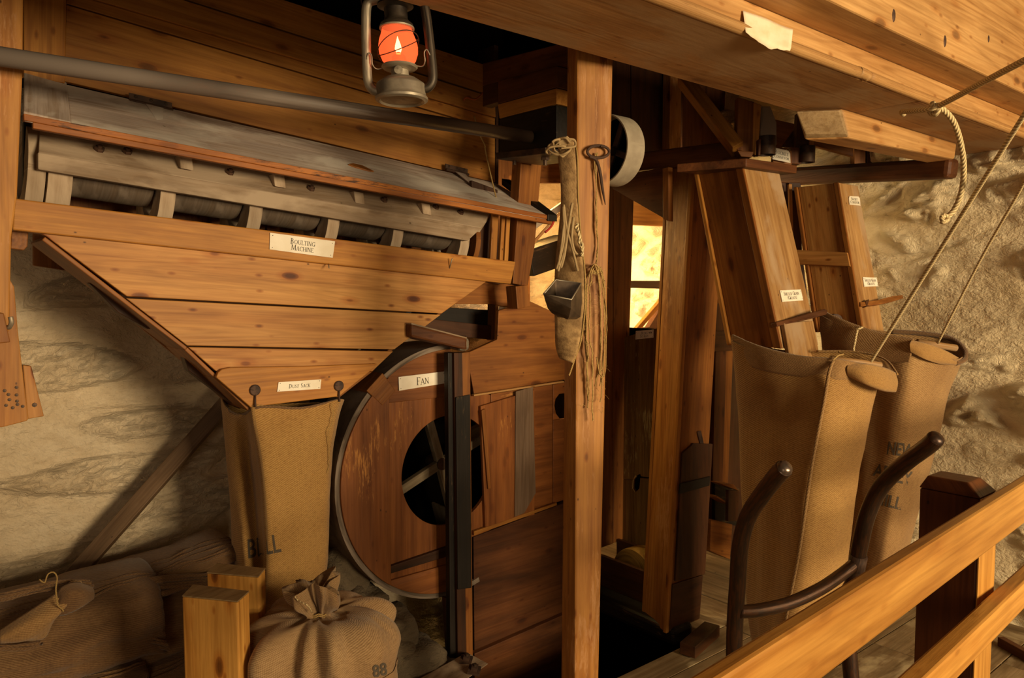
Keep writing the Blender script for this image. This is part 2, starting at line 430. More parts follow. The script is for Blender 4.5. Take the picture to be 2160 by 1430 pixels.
# ------------------------------------------------------------------ lettering (own serif capitals and the built in sans)
S_, T_ = .125, .055
def arcp(cx, cy, rx, ry, a0, a1, wt, wn, n=14):
    """elliptic stroke, thick at the sides (wt), thin at top and bottom (wn)"""
    o = []; i_ = []
    for k in range(n+1):
        a = math.radians(a0+(a1-a0)*k/n); w_ = wn+(wt-wn)*abs(math.cos(a))
        o.append((cx+rx*math.cos(a), cy+ry*math.sin(a))); i_.append((cx+(rx-w_)*math.cos(a), cy+(ry-w_)*math.sin(a)))
    return [[o[k], o[k+1], i_[k+1], i_[k]] for k in range(n)]
def ln(x0, y0, x1, y1, w_):
    dx, dy = x1-x0, y1-y0; L = math.hypot(dx, dy); nx, ny = -dy/L*w_/2, dx/L*w_/2
    return [[(x0+nx, y0+ny), (x1+nx, y1+ny), (x1-nx, y1-ny), (x0-nx, y0-ny)]]
def sf(x, y, w_=.26): return ln(x-w_/2, y, x+w_/2, y, T_)
def glyph(ch):
    g = {
     'A': (.78, ln(.08, 0, .39, 1, T_)+ln(.39, 1, .70, 0, S_)+ln(.18, .36, .58, .36, T_)+sf(.08, .02)+sf(.70, .02)),
     'B': (.66, ln(.14, 0, .14, 1, S_)+sf(.12, .98)+sf(.12, .02)+arcp(.2, .75, .3, .25, -90, 90, S_, T_)+arcp(.2, .27, .38, .27, -90, 90, S_, T_)+ln(.1, .98, .22, .98, T_)+ln(.1, .03, .22, .03, T_)+ln(.14, .52, .22, .52, T_)),
     'C': (.76, arcp(.44, .5, .4, .5, 48, 312, S_, T_)+ln(.72, .98, .72, .76, T_)),
     'D': (.80, ln(.14, 0, .14, 1, S_)+sf(.12, .98)+sf(.12, .02)+arcp(.2, .5, .52, .5, -90, 90, S_, T_)+ln(.1, .975, .22, .975, T_)+ln(.1, .025, .22, .025, T_)),
     'E': (.60, ln(.14, 0, .14, 1, S_)+ln(.03, .975, .54, .975, T_)+ln(.03, .025, .58, .025, T_)+ln(.14, .52, .44, .52, T_)+ln(.54, 1, .54, .84, T_)+ln(.58, 0, .58, .17, T_)),
     'F': (.58, ln(.14, 0, .14, 1, S_)+ln(.03, .975, .54, .975, T_)+sf(.14, .02)+ln(.14, .52, .44, .52, T_)+ln(.54, 1, .54, .82, T_)),
     'G': (.80, arcp(.44, .5, .4, .5, 48, 330, S_, T_)+ln(.72, .98, .72, .78, T_)+ln(.72, .04, .72, .42, S_)+sf(.70, .43)),
     'H': (.82, ln(.14, 0, .14, 1, S_)+ln(.68, 0, .68, 1, S_)+ln(.14, .52, .68, .52, T_)+sf(.14, .98)+sf(.14, .02)+sf(.68, .98)+sf(.68, .02)),
     'I': (.30, ln(.15, 0, .15, 1, S_)+sf(.15, .98)+sf(.15, .02)),
     'K': (.76, ln(.14, 0, .14, 1, S_)+ln(.14, .45, .6, 1, T_)+ln(.26, .58, .68, 0, S_)+sf(.14, .98)+sf(.14, .02)+sf(.6, .98, .2)+sf(.68, .02)),
     'L': (.58, ln(.14, 0, .14, 1, S_)+sf(.14, .98)+ln(.03, .025, .54, .025, T_)+ln(.54, 0, .54, .18, T_)),
     'M': (.96, ln(.12, 0, .16, 1, T_)+ln(.16, 1, .48, .08, S_)+ln(.48, .08, .8, 1, T_)+ln(.8, 1, .84, 0, S_)+sf(.12, .02)+sf(.84, .02)+sf(.1, .98, .16)+sf(.86, .98, .16)),
     'N': (.84, ln(.13, 0, .13, 1, T_)+ln(.13, 1, .7, 0, S_)+ln(.7, 0, .7, 1, T_)+sf(.13, .02)+sf(.1, .98, .2)+sf(.7, .98)),
     'O': (.88, arcp(.44, .5, .4, .5, 0, 360, S_, T_, 24)),
     'R': (.72, ln(.14, 0, .14, 1, S_)+sf(.12, .98)+sf(.12, .02)+arcp(.2, .74, .32, .26, -90, 90, S_, T_)+ln(.1, .975, .22, .975, T_)+ln(.14, .49, .24, .49, T_)+ln(.28, .48, .66, 0, S_)+sf(.66, .02, .2)),
     'S': (.58, arcp(.29, .75, .22, .25, 30, 235, S_, T_)+arcp(.29, .26, .24, .26, -150, 55, S_, T_)+ln(.16, .6, .42, .42, S_)),
     'T': (.68, ln(.34, 0, .34, 1, S_)+ln(.04, .975, .64, .975, T_)+ln(.05, 1, .05, .82, T_)+ln(.63, 1, .63, .82, T_)+sf(.34, .02)),
     'U': (.82, ln(.15, .3, .15, 1, S_)+ln(.68, .3, .68, 1, T_)+arcp(.415, .32, .32, .32, 180, 360, S_, T_)+sf(.15, .98)+sf(.68, .98)),
     'V': (.76, ln(.08, 1, .38, 0, S_)+ln(.38, 0, .68, 1, T_)+sf(.08, .98)+sf(.68, .98)),
     'Y': (.74, ln(.08, 1, .37, .48, S_)+ln(.37, .48, .66, 1, T_)+ln(.37, 0, .37, .5, S_)+sf(.08, .98)+sf(.66, .98)+sf(.37, .02)),
     '(': (.34, arcp(.34, .45, .24, .6, 120, 240, T_*1.4, T_)), ')': (.34, arcp(0, .45, .24, .6, -60, 60, T_*1.4, T_)),
     '>': (1.1, ln(.0, .5, .9, .5, .12)+ln(.65, .25, .98, .5, .12)+ln(.65, .75, .98, .5, .12)+ln(.2, .25, .2, .75, .1)),
     ' ': (.34, [])}
    return g[ch]
def linepolys(txt):
    """small capitals: lower case letters are drawn at .78"""
    x = 0; out = []
    for ch in txt:
        s = .78 if ch.islower() else 1.0
        w_, ps = glyph(ch.upper())
        out += [[(x+a*s, b*s) for a, b in p] for p in ps]; x += w_*s+.03
    return out, x
def nameplate(parent, pix, planefn, lines, th=.42, toward=.004, seed=0, arrow=None, notch=None, name='name_plate', w_fill=None, label=None):
    """a card on the plane; corners tl,tr,br,bl"""
    c = [planefn(*p) for p in pix]
    n = (c[1]-c[0]).cross(c[3]-c[0]).normalized()
    if n.dot(c[0]-CAM) > 0: n = -n
    back = [p+n*.0005 for p in c]
    if notch:   # clipped corners, given as fraction
        def L(a, b, t): return a+(b-a)*t
        tl, tr, br, bl = back
        poly = [L(tl, tr, .08), L(tl, tr, .9), L(tr, br, .2), br, bl, L(tl, bl, .25)]
    else: poly = back
    pl = prism(name, poly, n*.0025, M['sign'], parent, bevel=0, label=label)
    H = ((c[3]-c[0]).length+(c[2]-c[1]).length)/2; Wd = ((c[1]-c[0]).length+(c[2]-c[3]).length)/2
    def at(u, v): return (c[0]*(1-u)+c[1]*u)*(1-v)+(c[3]*(1-u)+c[2]*u)*v+n*.0036
    V_, F_ = [], []
    k = len(lines)
    for li, t in enumerate(lines):
        ps, wd = linepolys(t)
        s = .33*H if k > 1 else th*H
        s = min(s, Wd*.86/wd)
        yc = .5+(li-(k-1)/2)*.37 if k > 1 else .5
        for p in ps:
            i0 = len(V_)
            for a, b in p: V_.append(at(.5+(a-wd/2)*s/Wd, yc-(b-.5)*s/H))
            F_.append(list(range(i0, i0+len(p))))
    if arrow:
        w_, ps = glyph('>')
        for p in ps:
            i0 = len(V_)
            for a, b in p: V_.append(at(arrow[0]+a*H*arrow[2]/Wd, arrow[1]-(b-.5)*arrow[2]))
            F_.append(list(range(i0, i0+len(p))))
    finish('lettering', V_, F_, M['ink'], pl, [V((0, 0, 0))]*len(V_))
    for u, v in ((.04, .14), (.96, .14), (.04, .86), (.96, .86)):
        if notch and (u, v) in ((.04, .14), (.96, .14)): continue
        p = at(u, v)
        lathe('pin', [(0, .0018), (.0013, .0012), (.0016, 0)], p-n*.001, M['iron'], pl, axis=n, seg=8)
    return pl
def bvh_of(ob):
    me = ob.data; o0 = ORG[ob.name]
    return BVHTree.FromPolygons([v.co+o0 for v in me.vertices], [tuple(p.vertices) for p in me.polygons])
def stencil(ob, txt, quad, name='lettering', mat=None, lift=.004, weight=.0):
    """printed word laid on a cloth surface; quad in photograph corners tl,tr,br,bl"""
    cu = bpy.data.curves.new('t', 'FONT'); cu.body = txt; cu.size = 1; cu.offset = weight; cu.resolution_u = 3
    to = bpy.data.objects.new('t', cu); COL.objects.link(to)
    dg = bpy.context.evaluated_depsgraph_get(); me = bpy.data.meshes.new_from_object(to.evaluated_get(dg))
    bm = bmesh.new(); bm.from_mesh(me)
    bmesh.ops.triangulate(bm, faces=bm.faces)
    bmesh.ops.subdivide_edges(bm, edges=[e for e in bm.edges if e.calc_length() > .12], cuts=2)
    xs = [v.co.x for v in bm.verts]; ys = [v.co.y for v in bm.verts]
    x0, x1, y0, y1 = min(xs), max(xs), min(ys), max(ys)
    tree = bvh_of(ob); vs = []; ok = []
    for v in bm.verts:
        u = (v.co.x-x0)/(x1-x0); t = 1-(v.co.y-y0)/(y1-y0)
        px = (quad[0][0]*(1-u)+quad[1][0]*u)*(1-t)+(quad[3][0]*(1-u)+quad[2][0]*u)*t
        py = (quad[0][1]*(1-u)+quad[1][1]*u)*(1-t)+(quad[3][1]*(1-u)+quad[2][1]*u)*t
        r = ray(px, py).normalized(); hit = tree.ray_cast(CAM, r)
        if hit[0] is None: vs.append(V((0, 0, -5))); ok.append(False)
        else: vs.append(hit[0]-r*lift); ok.append(True)
    bm.verts.index_update()
    fs = [[v.index for v in f.verts] for f in bm.faces if all(ok[v.index] for v in f.verts)]
    bm.free(); bpy.data.objects.remove(to)
    used = sorted({i for f in fs for i in f}); mp = {i: k for k, i in enumerate(used)}
    if not used: return
    return finish(name, [vs[i] for i in used], [[mp[i] for i in f] for f in fs], mat or M['sackink'], ob, [V((0, 0, 0))]*len(used))

# ================================================================== SETTING
def fbm(p, o=5): return noise.fractal(p, 1.0, 2.0, o)
def wallgrid(name, P, U, Vv, N, nu, nv, amp, mat, keep=None, stones=False, seed=0):
    U = V(U); Vv = V(Vv); N = V(N); P = V(P); verts = []; gc = []; faces = []; idx = {}
    for j in range(nv+1):
        for i in range(nu+1):
            p = P+U*(i/nu)+Vv*(j/nv)
            s = V((p.x+p.y*.9+seed, p.z*1.35, seed*2.3))
            big = fbm(s*1.3, 3)
            if stones:
                d = noise.voronoi(V((s.x*2.9+.35*noise.noise(s*2.1), s.y*3.4+.35*noise.noise(s*2.1+V((7, 3, 1))), 1.5)))[0]
                e = d[1]-d[0]; c_ = noise.noise(V((math.floor(s.x*2.9), math.floor(s.y*3.4), 4.4))*1.7)
                patch = max(0, min(1, (e-.16)*5))*max(0, min(1, (noise.noise(s*1.9+V((0, 0, 6)))+.32)*3.2))
                rough_ = 1-abs(noise.noise(V((s.x*6, s.y*8, 2))))*2; fine = fbm(V((s.x*15, s.y*19, 4)), 4)
                h = .45*big+patch*(.45+.62*rough_+.55*fine)+.06*fine
                cr = abs(noise.noise(V((s.x*1.7, s.y*3.1, 12)))); h -= .28*max(0, 1-cr*14)*(.3+max(0, noise.noise(s*2.4)))
            else:
                rr = noise.noise(V((s.x*2.0+.5*noise.noise(s*3), s.y*5.2, 8)))
                lip = max(0, min(1, (rr-.04)*7)); fine = fbm(V((s.x*11, s.y*24, 4)), 5)
                h = .5*big+lip*(.34+.34*max(0, 1-(rr-.04)*4))+.34*fine*(.2+lip)
                cr = abs(noise.noise(V((s.x*2.2, s.y*6.5, 22)))); h -= .40*max(0, 1-cr*18)*max(0, noise.noise(s*2.7+V((4, 4, 0)))+.1)
            verts.append(p+N*(h*amp)); gc.append(V((s.x, s.y, h*.3)))
    for j in range(nv):
        for i in range(nu):
            if keep and not keep(P+U*((i+.5)/nu)+Vv*((j+.5)/nv)): continue
            a = j*(nu+1)+i; faces.append([a, a+1, a+nu+2, a+nu+1])
    used = sorted({i for f in faces for i in f}); mp = {i: k for k, i in enumerate(used)}
    return struct(finish(name, [verts[i] for i in used], [[mp[i] for i in f] for f in faces], mat, None, [gc[i] for i in used], smooth=True))
WB = 3.25; WR = 3.87
inwin = lambda p: 2.56 < p.x < 3.9 and .85 < p.z < 2.35
wallgrid('wall_back', (-.9, WB, -.6), (4.9, 0, 0), (0, 0, 3.5), (0, -1, 0), 420, 300, .036, M['plaster_l'], keep=lambda p: not inwin(p), seed=3)
wallgrid('wall_right', (WR, 4.0, -.6), (0, -4.6, 0), (0, 0, 3.3), (-1, 0, 0), 460, 330, .066, M['plaster_r'], stones=True, seed=11)
# window embrasure
wallgrid('wall_embrasure_left', (2.56, 3.22, .85), (0, .8, 0), (0, 0, 1.5), (1, 0, 0), 30, 50, .012, M['plaster_r'], seed=1)
wallgrid('wall_embrasure_back', (2.5, 3.95, .7), (1.5, 0, 0), (0, 0, 1.8), (0, -1, 0), 80, 90, .02, M['plaster_r'], keep=lambda p: not (2.68 < p.x < 3.4 and 1.25 < p.z < 2.2), seed=6)
wallgrid('wall_embrasure_sill', (2.5, 3.22, .85), (1.5, 0, 0), (0, .8, 0), (0, 0, 1), 80, 40, .015, M['plaster_r'], seed=8)
wallgrid('wall_embrasure_head', (2.5, 3.22, 2.35), (1.5, 0, 0), (0, .8, 0), (0, 0, -1), 60, 30, .015, M['plaster_r'], seed=9)
wf = struct(box('window_1', 2.68, 3.40, 3.93, 3.97, 1.25, 1.29, M['brown']))
box('window_head', 2.68, 3.40, 3.93, 3.97, 2.16, 2.20, M['brown'], wf)
for x in (2.68, 3.03, 3.36): box('mullion', x, x+.04, 3.93, 3.97, 1.29, 2.16, M['brown'], wf)
box('transom', 2.72, 3.36, 3.935, 3.965, 1.70, 1.73, M['brown'], wf)
for x0, x1 in ((2.72, 3.03), (3.07, 3.36)):
    for z0, z1 in ((1.29, 1.70), (1.73, 2.16)): box('pane', x0, x1, 3.948, 3.952, z0, z1, M['glass'], wf, bevel=0)

# floor of boards along the room, cross boards beyond the machine
fl = bpy.data.objects.new('floor', None); COL.objects.link(fl); fl['kind'] = 'structure'; ORG['floor'] = V((0, 0, 0))
y = -.9; k = 0
while y < 1.94:
    w_ = [.19, .22, .17, .20, .185][k % 5]; y1 = min(y+w_, 1.94)
    x = -1.6+random.uniform(0, .9)-.9
    while x < 3.84:
        x1 = min(x+random.uniform(1.5, 2.2), 3.85)
        if x1 > -.9: box('floor_board', max(x, -.9), x1-.004, y+.002, y1-.002, -.035+random.uniform(-.002, .002), random.uniform(-.002, .002), M['floor'], fl, bevel=.002)
        x = x1
    y += w_; k += 1
x = 2.62; k = 0
while x < 3.84:
    w_ = [.24, .20, .27, .22][k % 4]; x1 = min(x+w_, 3.85)
    box('floor_slab', x+.002, x1-.003, 1.945, 3.22, -.03, random.uniform(-.012, -.002), M['floor'], fl, bevel=.003); x = x1; k += 1
for k in range(9):
    x0 = -.9+k*.25; x1 = min(x0+.25, 1.42)
    if x0 < 1.4: box('floor_board', x0+.002, x1-.002, 1.945, 3.22, -.034, -.002, M['floor'], fl, bevel=.002)
struct(box('trim_1', 1.42, 2.62, 1.90, 1.945, -.5, -.036, M['dark']))
struct(box('floor_pit', 1.40, 2.66, 1.94, 3.22, -.55, -.5, M['shadeblack']))
struct(box('trim_4', 2.60, 2.62, 1.946, 3.2, -.5, -.036, M['shadeblack']))
struct(box('trim_5', 1.38, 1.40, 1.946, 3.2, -.5, -.036, M['shadeblack']))

# ceiling: dark boards above the machine, joist work in front
struct(box('ceiling', -.9, 3.86, 1.46, 3.22, 2.86, 2.9, M['shadeblack']))
struct(box('shade_sheet', -.9, 3.0, 2.92, 2.94, 2.15, 2.86, M['shadeblack']))  # added black sheet, paints the dark gap above the casing
struct(box('trim_3', 2.35, 2.37, 1.5, 2.9, 2.45, 2.86, M['shadeblack']))
A_Y, B_Y, C_Y = 1.45, 1.109, .98
cb = thing('ceiling_beam', (1.8, 1.2, 2.12), 'long pale timber beam boxed in with boards under the ceiling, crossing the top right', 'beam')
hexa('soffit_board', [(-.3, B_Y+.006, 2.12), (2.66, B_Y+.006, 2.12), (2.66, A_Y, 2.12), (-.3, A_Y, 2.12)], [(-.3, B_Y+.006, 2.145), (2.66, B_Y+.006, 2.145), (2.66, A_Y, 2.145), (-.3, A_Y, 2.145)], M['soffit'], cb, grain=(1, 0, 0))
hexa('soffit_board', [(2.664, B_Y+.006, 2.119), (3.86, B_Y+.006, 2.119), (3.86, A_Y, 2.119), (2.664, A_Y, 2.119)], [(2.664, B_Y+.006, 2.145), (3.86, B_Y+.006, 2.145), (3.86, A_Y, 2.145), (2.664, A_Y, 2.145)], M['soffit'], cb, grain=(1, 0, 0))
xs = PY(1826, 181, B_Y).x
tube('edge_bead', [(-.3, B_Y-.002, 2.135), (xs-.3, B_Y-.002, 2.134), (xs-.05, B_Y-.004, 2.136), (xs-.004, B_Y-.006, 2.130)], .0155, M['beam'], cb, n=20, seg=10)
tube('edge_bead', [(xs+.004, B_Y-.004, 2.134), (xs+.4, B_Y-.001, 2.133), (3.86, B_Y, 2.134)], .0145, M['beam'], cb, n=14, seg=10)
box('side_board', -.3, 3.86, B_Y, B_Y+.03, 2.149, 2.206, M['beam'], cb, grain=(1, 0, 0))
box('back_board', -.3, 3.86, A_Y-.03, A_Y, 2.149, 2.5, M['dark'], cb, grain=(1, 0, 0))
hb = thing('ceiling_joist', (1.8, .9, 2.207), 'thick pale timber joist at the top right corner with plugged bolt holes', 'beam')
o = box('joist_timber', -.3, 3.86, .72, C_Y, 2.2075, 2.58, M['beam'], None, grain=(1, 0, 0)); bpy.data.objects.remove(o)
box('timber', -.3, 3.86, C_Y-.001, B_Y+.10, 2.2075, 2.552, M['beam'], hb, grain=(1, 0, 0), bevel=.006)
for px, py, r in ((1885, 33, .009), (1993, 87, .009), (2085, 82, .006)):
    p = PY(px, py, C_Y-.001)
    o = lathe('plug', [(0, .002), (r*.8, .002), (r, 0)], (p.x, p.y, p.z), M['rust'], hb, axis=(0, -1, 0), seg=14)
    for v in o.data.vertices: v.co.z = (v.co.z-(p.z-ORG['ceiling_joist'].z))*2.0+(p.z-ORG['ceiling_joist'].z)
# blank paper note curling off the beam
pv = []; pg = []; pf = []
cq = [PY(1567, 22, B_Y-.004), PY(1671, 62, B_Y-.004), PY(1657, 110, B_Y-.026), PY(1573, 68, B_Y-.020)]
for j in range(9):
    for i in range(17):
        u, t = i/16, j/8
        p = (cq[0]*(1-u)+cq[1]*u)*(1-t)+(cq[3]*(1-u)+cq[2]*u)*t
        p = p+V((0, -.012*max(0, u-.6)*2.5*t-.004*math.sin(u*4)**2, 0.0)) if j < 8 else p+V((0, -.012*max(0, u-.6)*2.5, 0))
        if j == 8: p.z += .006*noise.noise(V((u*6, 1, 3)))-.010*math.sin(u*math.pi)
        pv.append(p); pg.append(V((u*.2, t*.1, 0)))
for j in range(8):
    for i in range(16): pf.append([j*17+i, j*17+i+1, (j+1)*17+i+1, (j+1)*17+i])
tag(finish('paper_note', pv, pf, M['paper'], None, pg, smooth=True, solid=.0006), 'blank scrap of cream paper stuck to the side of the ceiling beam', 'paper')
# short block under the soffit
t = thing('bearer_block', (3.1, 1.37, 2.04), 'short pale timber block with a rough sawn end, fixed under the ceiling beam', 'block')
b1 = q([(1778, 245), (2019, 303), (2014, 336), (1793, 292)], PY, 1.32)
b1[0].z = b1[1].z = 2.1185
hexa('timber', [b1[0], b1[1], b1[2], b1[3]], [b1[0]+V((-.10, .115, 0)), b1[1]+V((0, .115, 0)), b1[2]+V((0, .115, 0)), b1[3]+V((-.10, .115, 0))], M['beam'], t, grain=(1, 0, 0), bevel=.008)
hexa('sawn_end', [b1[0]+V((-.004, .002, -.003)), b1[3]+V((-.004, .002, .003)), b1[3]+V((-.10, .113, .004)), b1[0]+V((-.10, .113, -.003))],
     [b1[0]+V((-.028, -.002, -.010)), b1[3]+V((-.022, .0, .012)), b1[3]+V((-.118, .100, .016)), b1[0]+V((-.122, .104, -.010))], M['endgrain'], t, bevel=.004, label='rough dark sawn end')
# dark rounded beam near the right wall
A = PD(1640, 374, 4.15); B = PD(2013, 355, 3.32)
t = beam('wall_beam', A, B, .085, .088, M['redbrown'], bevel=.02)
tag(t, 'dark brown beam with a rounded end running out below the pale block by the right wall', 'beam')

# ================================================================== BOULTING MACHINE
bo = PY(520, 700, 2.5)
bmn = thing('boulting_machine', (bo.x, 2.65, .9), 'large wooden boulting machine with a planked funnel hopper and a grey hinged lid', 'machine')
FY = 2.5
slabY('bottom_rail', [(29, 418), (1088, 552), (1078, 599), (26, 485)], FY-.02, .05, M['panel'], bmn, bevel=.004)
e0 = lambda y: 96+(y-497)*(529-96)/(860-497)
slabY('hopper_plank', [(82, 490), (1026, 590), (1026, 594), (932, 661), (268, 625), (e0(500), 500)], FY, .022, M['pine'], bmn)
slabY('hopper_plank', [(266, 629), (930, 664), (832, 737), (395, 729)], FY+.002, .022, M['pine'], bmn)
slabY('hopper_plank', [(397, 732), (830, 741), (786, 783), (456, 783)], FY, .022, M['pine'], bmn)
slabY('outlet_board', [(456, 796), (460, 786), (468, 779), (486, 775), (640, 773), (796, 767), (782, 782), (720, 832), (716, 836), (529, 859)], FY-.022, .02, M['panel'], bmn)
# side boards of the hopper
for (pa, pb) in (((95, 499), (395, 732)), ((395, 732), (457, 791)), ((457, 791), (529, 861))):
    a, b = PY(*pa, FY+.001), PY(*pb, FY+.001)
    prism('side_board', [a, b, b+V((-.006, 0, -.010)), a+V((-.008, 0, -.010))], V((0, .22, 0)), M['brown'], bmn, grain=(b-a))
for (pa, pb) in (((1024, 594), (830, 737)), ((830, 737), (786, 784)), ((786, 784), (717, 838))):
    a, b = PY(*pa, FY+.024), PY(*pb, FY+.024)
    prism('side_board', [a, b, b+V((-.016, 0, .002)), a+V((-.02, 0, .002))], V((0, .20, 0)), M['brown'], bmn, grain=(b-a))
a, b = PY(94, 500, FY+.215), PY(527, 858, FY+.215); c_, d_ = PY(720, 838, FY+.215), PY(1024, 594, FY+.215)
a, b, c_, d_ = [PY(x, y_, FY)+V((0, .215, 0)) for x, y_ in ((110, 512), (529, 856), (700, 836), (990, 604))]
prism('back_board', [a, b, c_, d_], V((0, .02, 0)), M['brown'], bmn, grain=(1, 0, 0))
slabY('cleat', [(188, 597), (262, 640), (330, 694), (312, 694), (250, 660)], 2.60, .05, M['dark'], bmn)
slabY('cleat', [(388, 753), (456, 796), (522, 860), (505, 862), (398, 782)], 2.62, .05, M['dark'], bmn)
# upper casing planks
UY = 2.80
L = [((135, 172), (1046, 386)), ((140, 8), (1046, 274)), ((140, -18), (1046, 248)), ((140, -80), (1044, 205)), ((140, -150), (1040, 140))]
for i in range(4):
    (xa, ya), (xb, yb) = L[i]; (xc, yc), (xd, yd) = L[i+1]
    slabY('casing_plank', [(xa, ya-1), (xb, yb-1), (xd, yd+2), (xc, yc+2)], UY-(.012 if i == 2 else 0), .024, M['panel'], bmn, bevel=.002)
slabY('casing_stile', [(50, -60), (141, -60), (137, 176), (50, 158)], UY-.05, .045, M['panel'], bmn)
slabY('casing_backing', [(120, -120), (1040, 152), (1046, 382), (135, 168)], UY+.03, .02, M['dark'], bmn)
bx = PY(1043, 300, UY)
box('casing_end', bx.x, bx.x+.025, UY-.0, 3.15, 1.60, 2.62, M['dark'], bmn)
# interior back boards seen under the drum
for i, (xa, xb) in enumerate(((70, 330), (333, 560), (563, 800), (803, 1050))):
    slabY('inner_board', [(xa, 250), (xb, 330), (xb, 600), (xa, 560)], 3.0, .02, M['brown'], bmn, grain=(0, 0, 1))
slabY('end_board', [(995, 380), (1050, 400), (1055, 600), (1000, 590)], 2.62, .02, M['dark'], bmn)
for (xa, xb, y0) in ((1040, 1053, 2.56), (1060, 1067, 2.57), (1070, 1078, 2.57)):
    slabY('end_slat', [(xa, 440), (xb, 442), (xb-6, 556), (xa-6, 554)], y0, .015, M['panel'], bmn)
slabY('front_post', [(1099, 340), (1144, 330), (1128, 520), (1113, 604), (1082, 598), (1090, 480)], FY+.045, .06, M['brown'], bmn)
slabY('post_foot', [(1088, 604), (1113, 601), (1119, 646), (1092, 652)], FY+.02, .07, M['brown'], bmn)
# lid
hY, fY = UY-.02, 2.45
hl, hr = PY(50, 152, hY), PY(1046, 386, hY)
fl0, fr0 = PY(49, 240, fY), PY(1166, 456, fY)
hm = PY(140, 178, hY); fm = PY(149, 262, fY)
th_ = V((0, 0, -.020))
hexa('lid_board', [hm, hr, fr0, fm], [p+th_ for p in (hm, hr, fr0, fm)], M['lid'], bmn, grain=(hr-hm))
up = V((0, -.004, .006))
hexa('lid_end_strap', [hl+up, hm+up, fm+up, fl0+up], [p+th_ for p in (hl, hm, fm, fl0)], M['lid'], bmn, grain=(fl0-hl))
fdn = V((0, 0, -.018)); fo = V((0, -.006, 0))
hexa('lid_edge_upper', [fl0+fo, fr0+fo, fr0+V((0, .02, 0)), fl0+V((0, .02, 0))], [p+fdn for p in (fl0+fo, fr0+fo, fr0+V((0, .02, 0)), fl0+V((0, .02, 0)))], M['lidedge'], bmn, grain=(1, 0, 0), bevel=.002)
f1, f2 = PY(69, 262, fY), PY(1164, 462, fY)
f1 = V((f1.x, fY-.002, fl0.z-.019)); f2 = V((f2.x, fY-.002, fr0.z-.019))
hexa('lid_edge_lower', [f1, f2, f2+V((0, .022, 0)), f1+V((0, .022, 0))], [p+V((0, 0, -.017)) for p in (f1, f2, f2+V((0, .022, 0)), f1+V((0, .022, 0)))], M['lidedge'], bmn, grain=(1, 0, 0), bevel=.002)
r0, r1 = PY(1058, 378, hY-.04)+V((0, 0, .004)), PY(1172, 456, fY-.012)+V((0, 0, .006))
hexa('lid_end_rail', [r0, r0+V((.05, 0, .0)), r1+V((.01, 0, .0)), r1+V((-.045, 0, .0))], [p+V((0, 0, -.03)) for p in (r0, r0+V((.05, 0, 0)), r1+V((.01, 0, 0)), r1+V((-.045, 0, 0)))], M['black'], bmn, grain=(r1-r0))
# hinges of the lid
nl = (hr-hl).cross(fl0-hl).normalized(); nl = nl if nl.z > 0 else -nl
for px, py, wd in ((314, 209, .135), (963, 354, .12)):
    a = PY(px-42 if px < 500 else px-23, py-14 if px < 500 else py-9, hY-.012); dr = (hr-hl).normalized()
    pl = prism('hinge', [a, a+dr*wd, a+dr*wd+V((0, 0, -.024)), a+V((0, 0, -.024))], V((0, .005, 0)), M['rust'], bmn, bevel=.001)
    for u_ in (.15, .5, .85):
        p = a+dr*wd*u_+V((0, -.001, -.008)); lathe('rivet', [(0, .002), (.004, .0012), (.0055, 0)], p, M['iron'], pl, axis=(0, -1, 0), seg=10)
    tube('knuckle', [a+V((0, -.006, -.026)), a+dr*wd+V((0, -.006, -.026))], .006, M['rust'], pl, seg=8)
    s0 = a+dr*(wd*.35)+V((0, -.012, -.032)); s1 = s0+(fl0-hl).normalized()*(.17 if px < 500 else .14)+dr*.02
    s0b = s0+dr*.055
    prism('strap_leaf', [s0+nl*.002, s0b+nl*.002, s1+dr*.012+nl*.002, s1+nl*.002], nl*.003, M['lid'], pl, bevel=0)
# little wooden catch on the lid
a = PP(757, 360, fl0, nl)+nl*.003; dr = (fr0-fl0).normalized()
cpts = [a+dr*x_+(hl-fl0).normalized()*y_ for x_, y_ in ((-.045, .01), (-.02, .03), (.02, .028), (.055, -.012), (.03, -.018), (-.02, -.006))]
prism('lid_catch', cpts, nl*.012, M['brown'], bmn)
# drum: bars, rings, segments
barT = lambda x: 322+(x-80)*(481-322)/(1016-80)
slabY('drum_bar', [(80, 321), (1016, 481), (987, 508), (80, 357)], 2.532, .03, M['greyboard'], bmn, bevel=.003)
u0, u1 = PY(81, 321, 2.535), PY(1014, 480, 2.535)
u2, u3 = PY(1040, 440, 2.64), PY(84, 262, 2.64)
prism('drum_bar_top', [u0, u1, u2, u3], V((0, .006, -.02)), M['greyboard'], bmn, grain=(1, 0, 0))
ax0 = PY(80, 357, 2.532); ax1 = PY(989, 505, 2.532)
dirx = (ax1-ax0).normalized()
def axis_at(px):
    X_ = PY(px, 357+(px-80)*(148/909), 2.532); return X_+V((0, .185, .0))
ringx = [82, 133, 362, 549, 714, 851, 992]
for i, px in enumerate(ringx):
    c0 = axis_at(px); w_ = .062 if i == 1 else .045
    lathe('drum_ring', [(.07, -w_/2), (.150, -w_/2), (.150, w_/2), (.07, w_/2)], c0, M['greyboard'], bmn, axis=dirx, seg=48, closed=True, smooth=True)
for i in range(1, len(ringx)-1):
    a = axis_at(ringx[i]); b = axis_at(ringx[i+1]); ln_ = (b-a).length-.045
    c0 = a+dirx*.0225+V((0, -.03, .05))
    lathe('drum_segment', [(0, 0), (.088, 0), (.094, .004), (.094, ln_-.02), (.088, ln_-.004), (0, ln_-.003)], c0, M['greydark'], bmn, axis=dirx, seg=32)
lathe('drum_head', [(0, -.012), (.15, -.012), (.15, .012), (0, .012)], axis_at(1004)+dirx*.04, M['brown'], bmn, axis=dirx, seg=40)
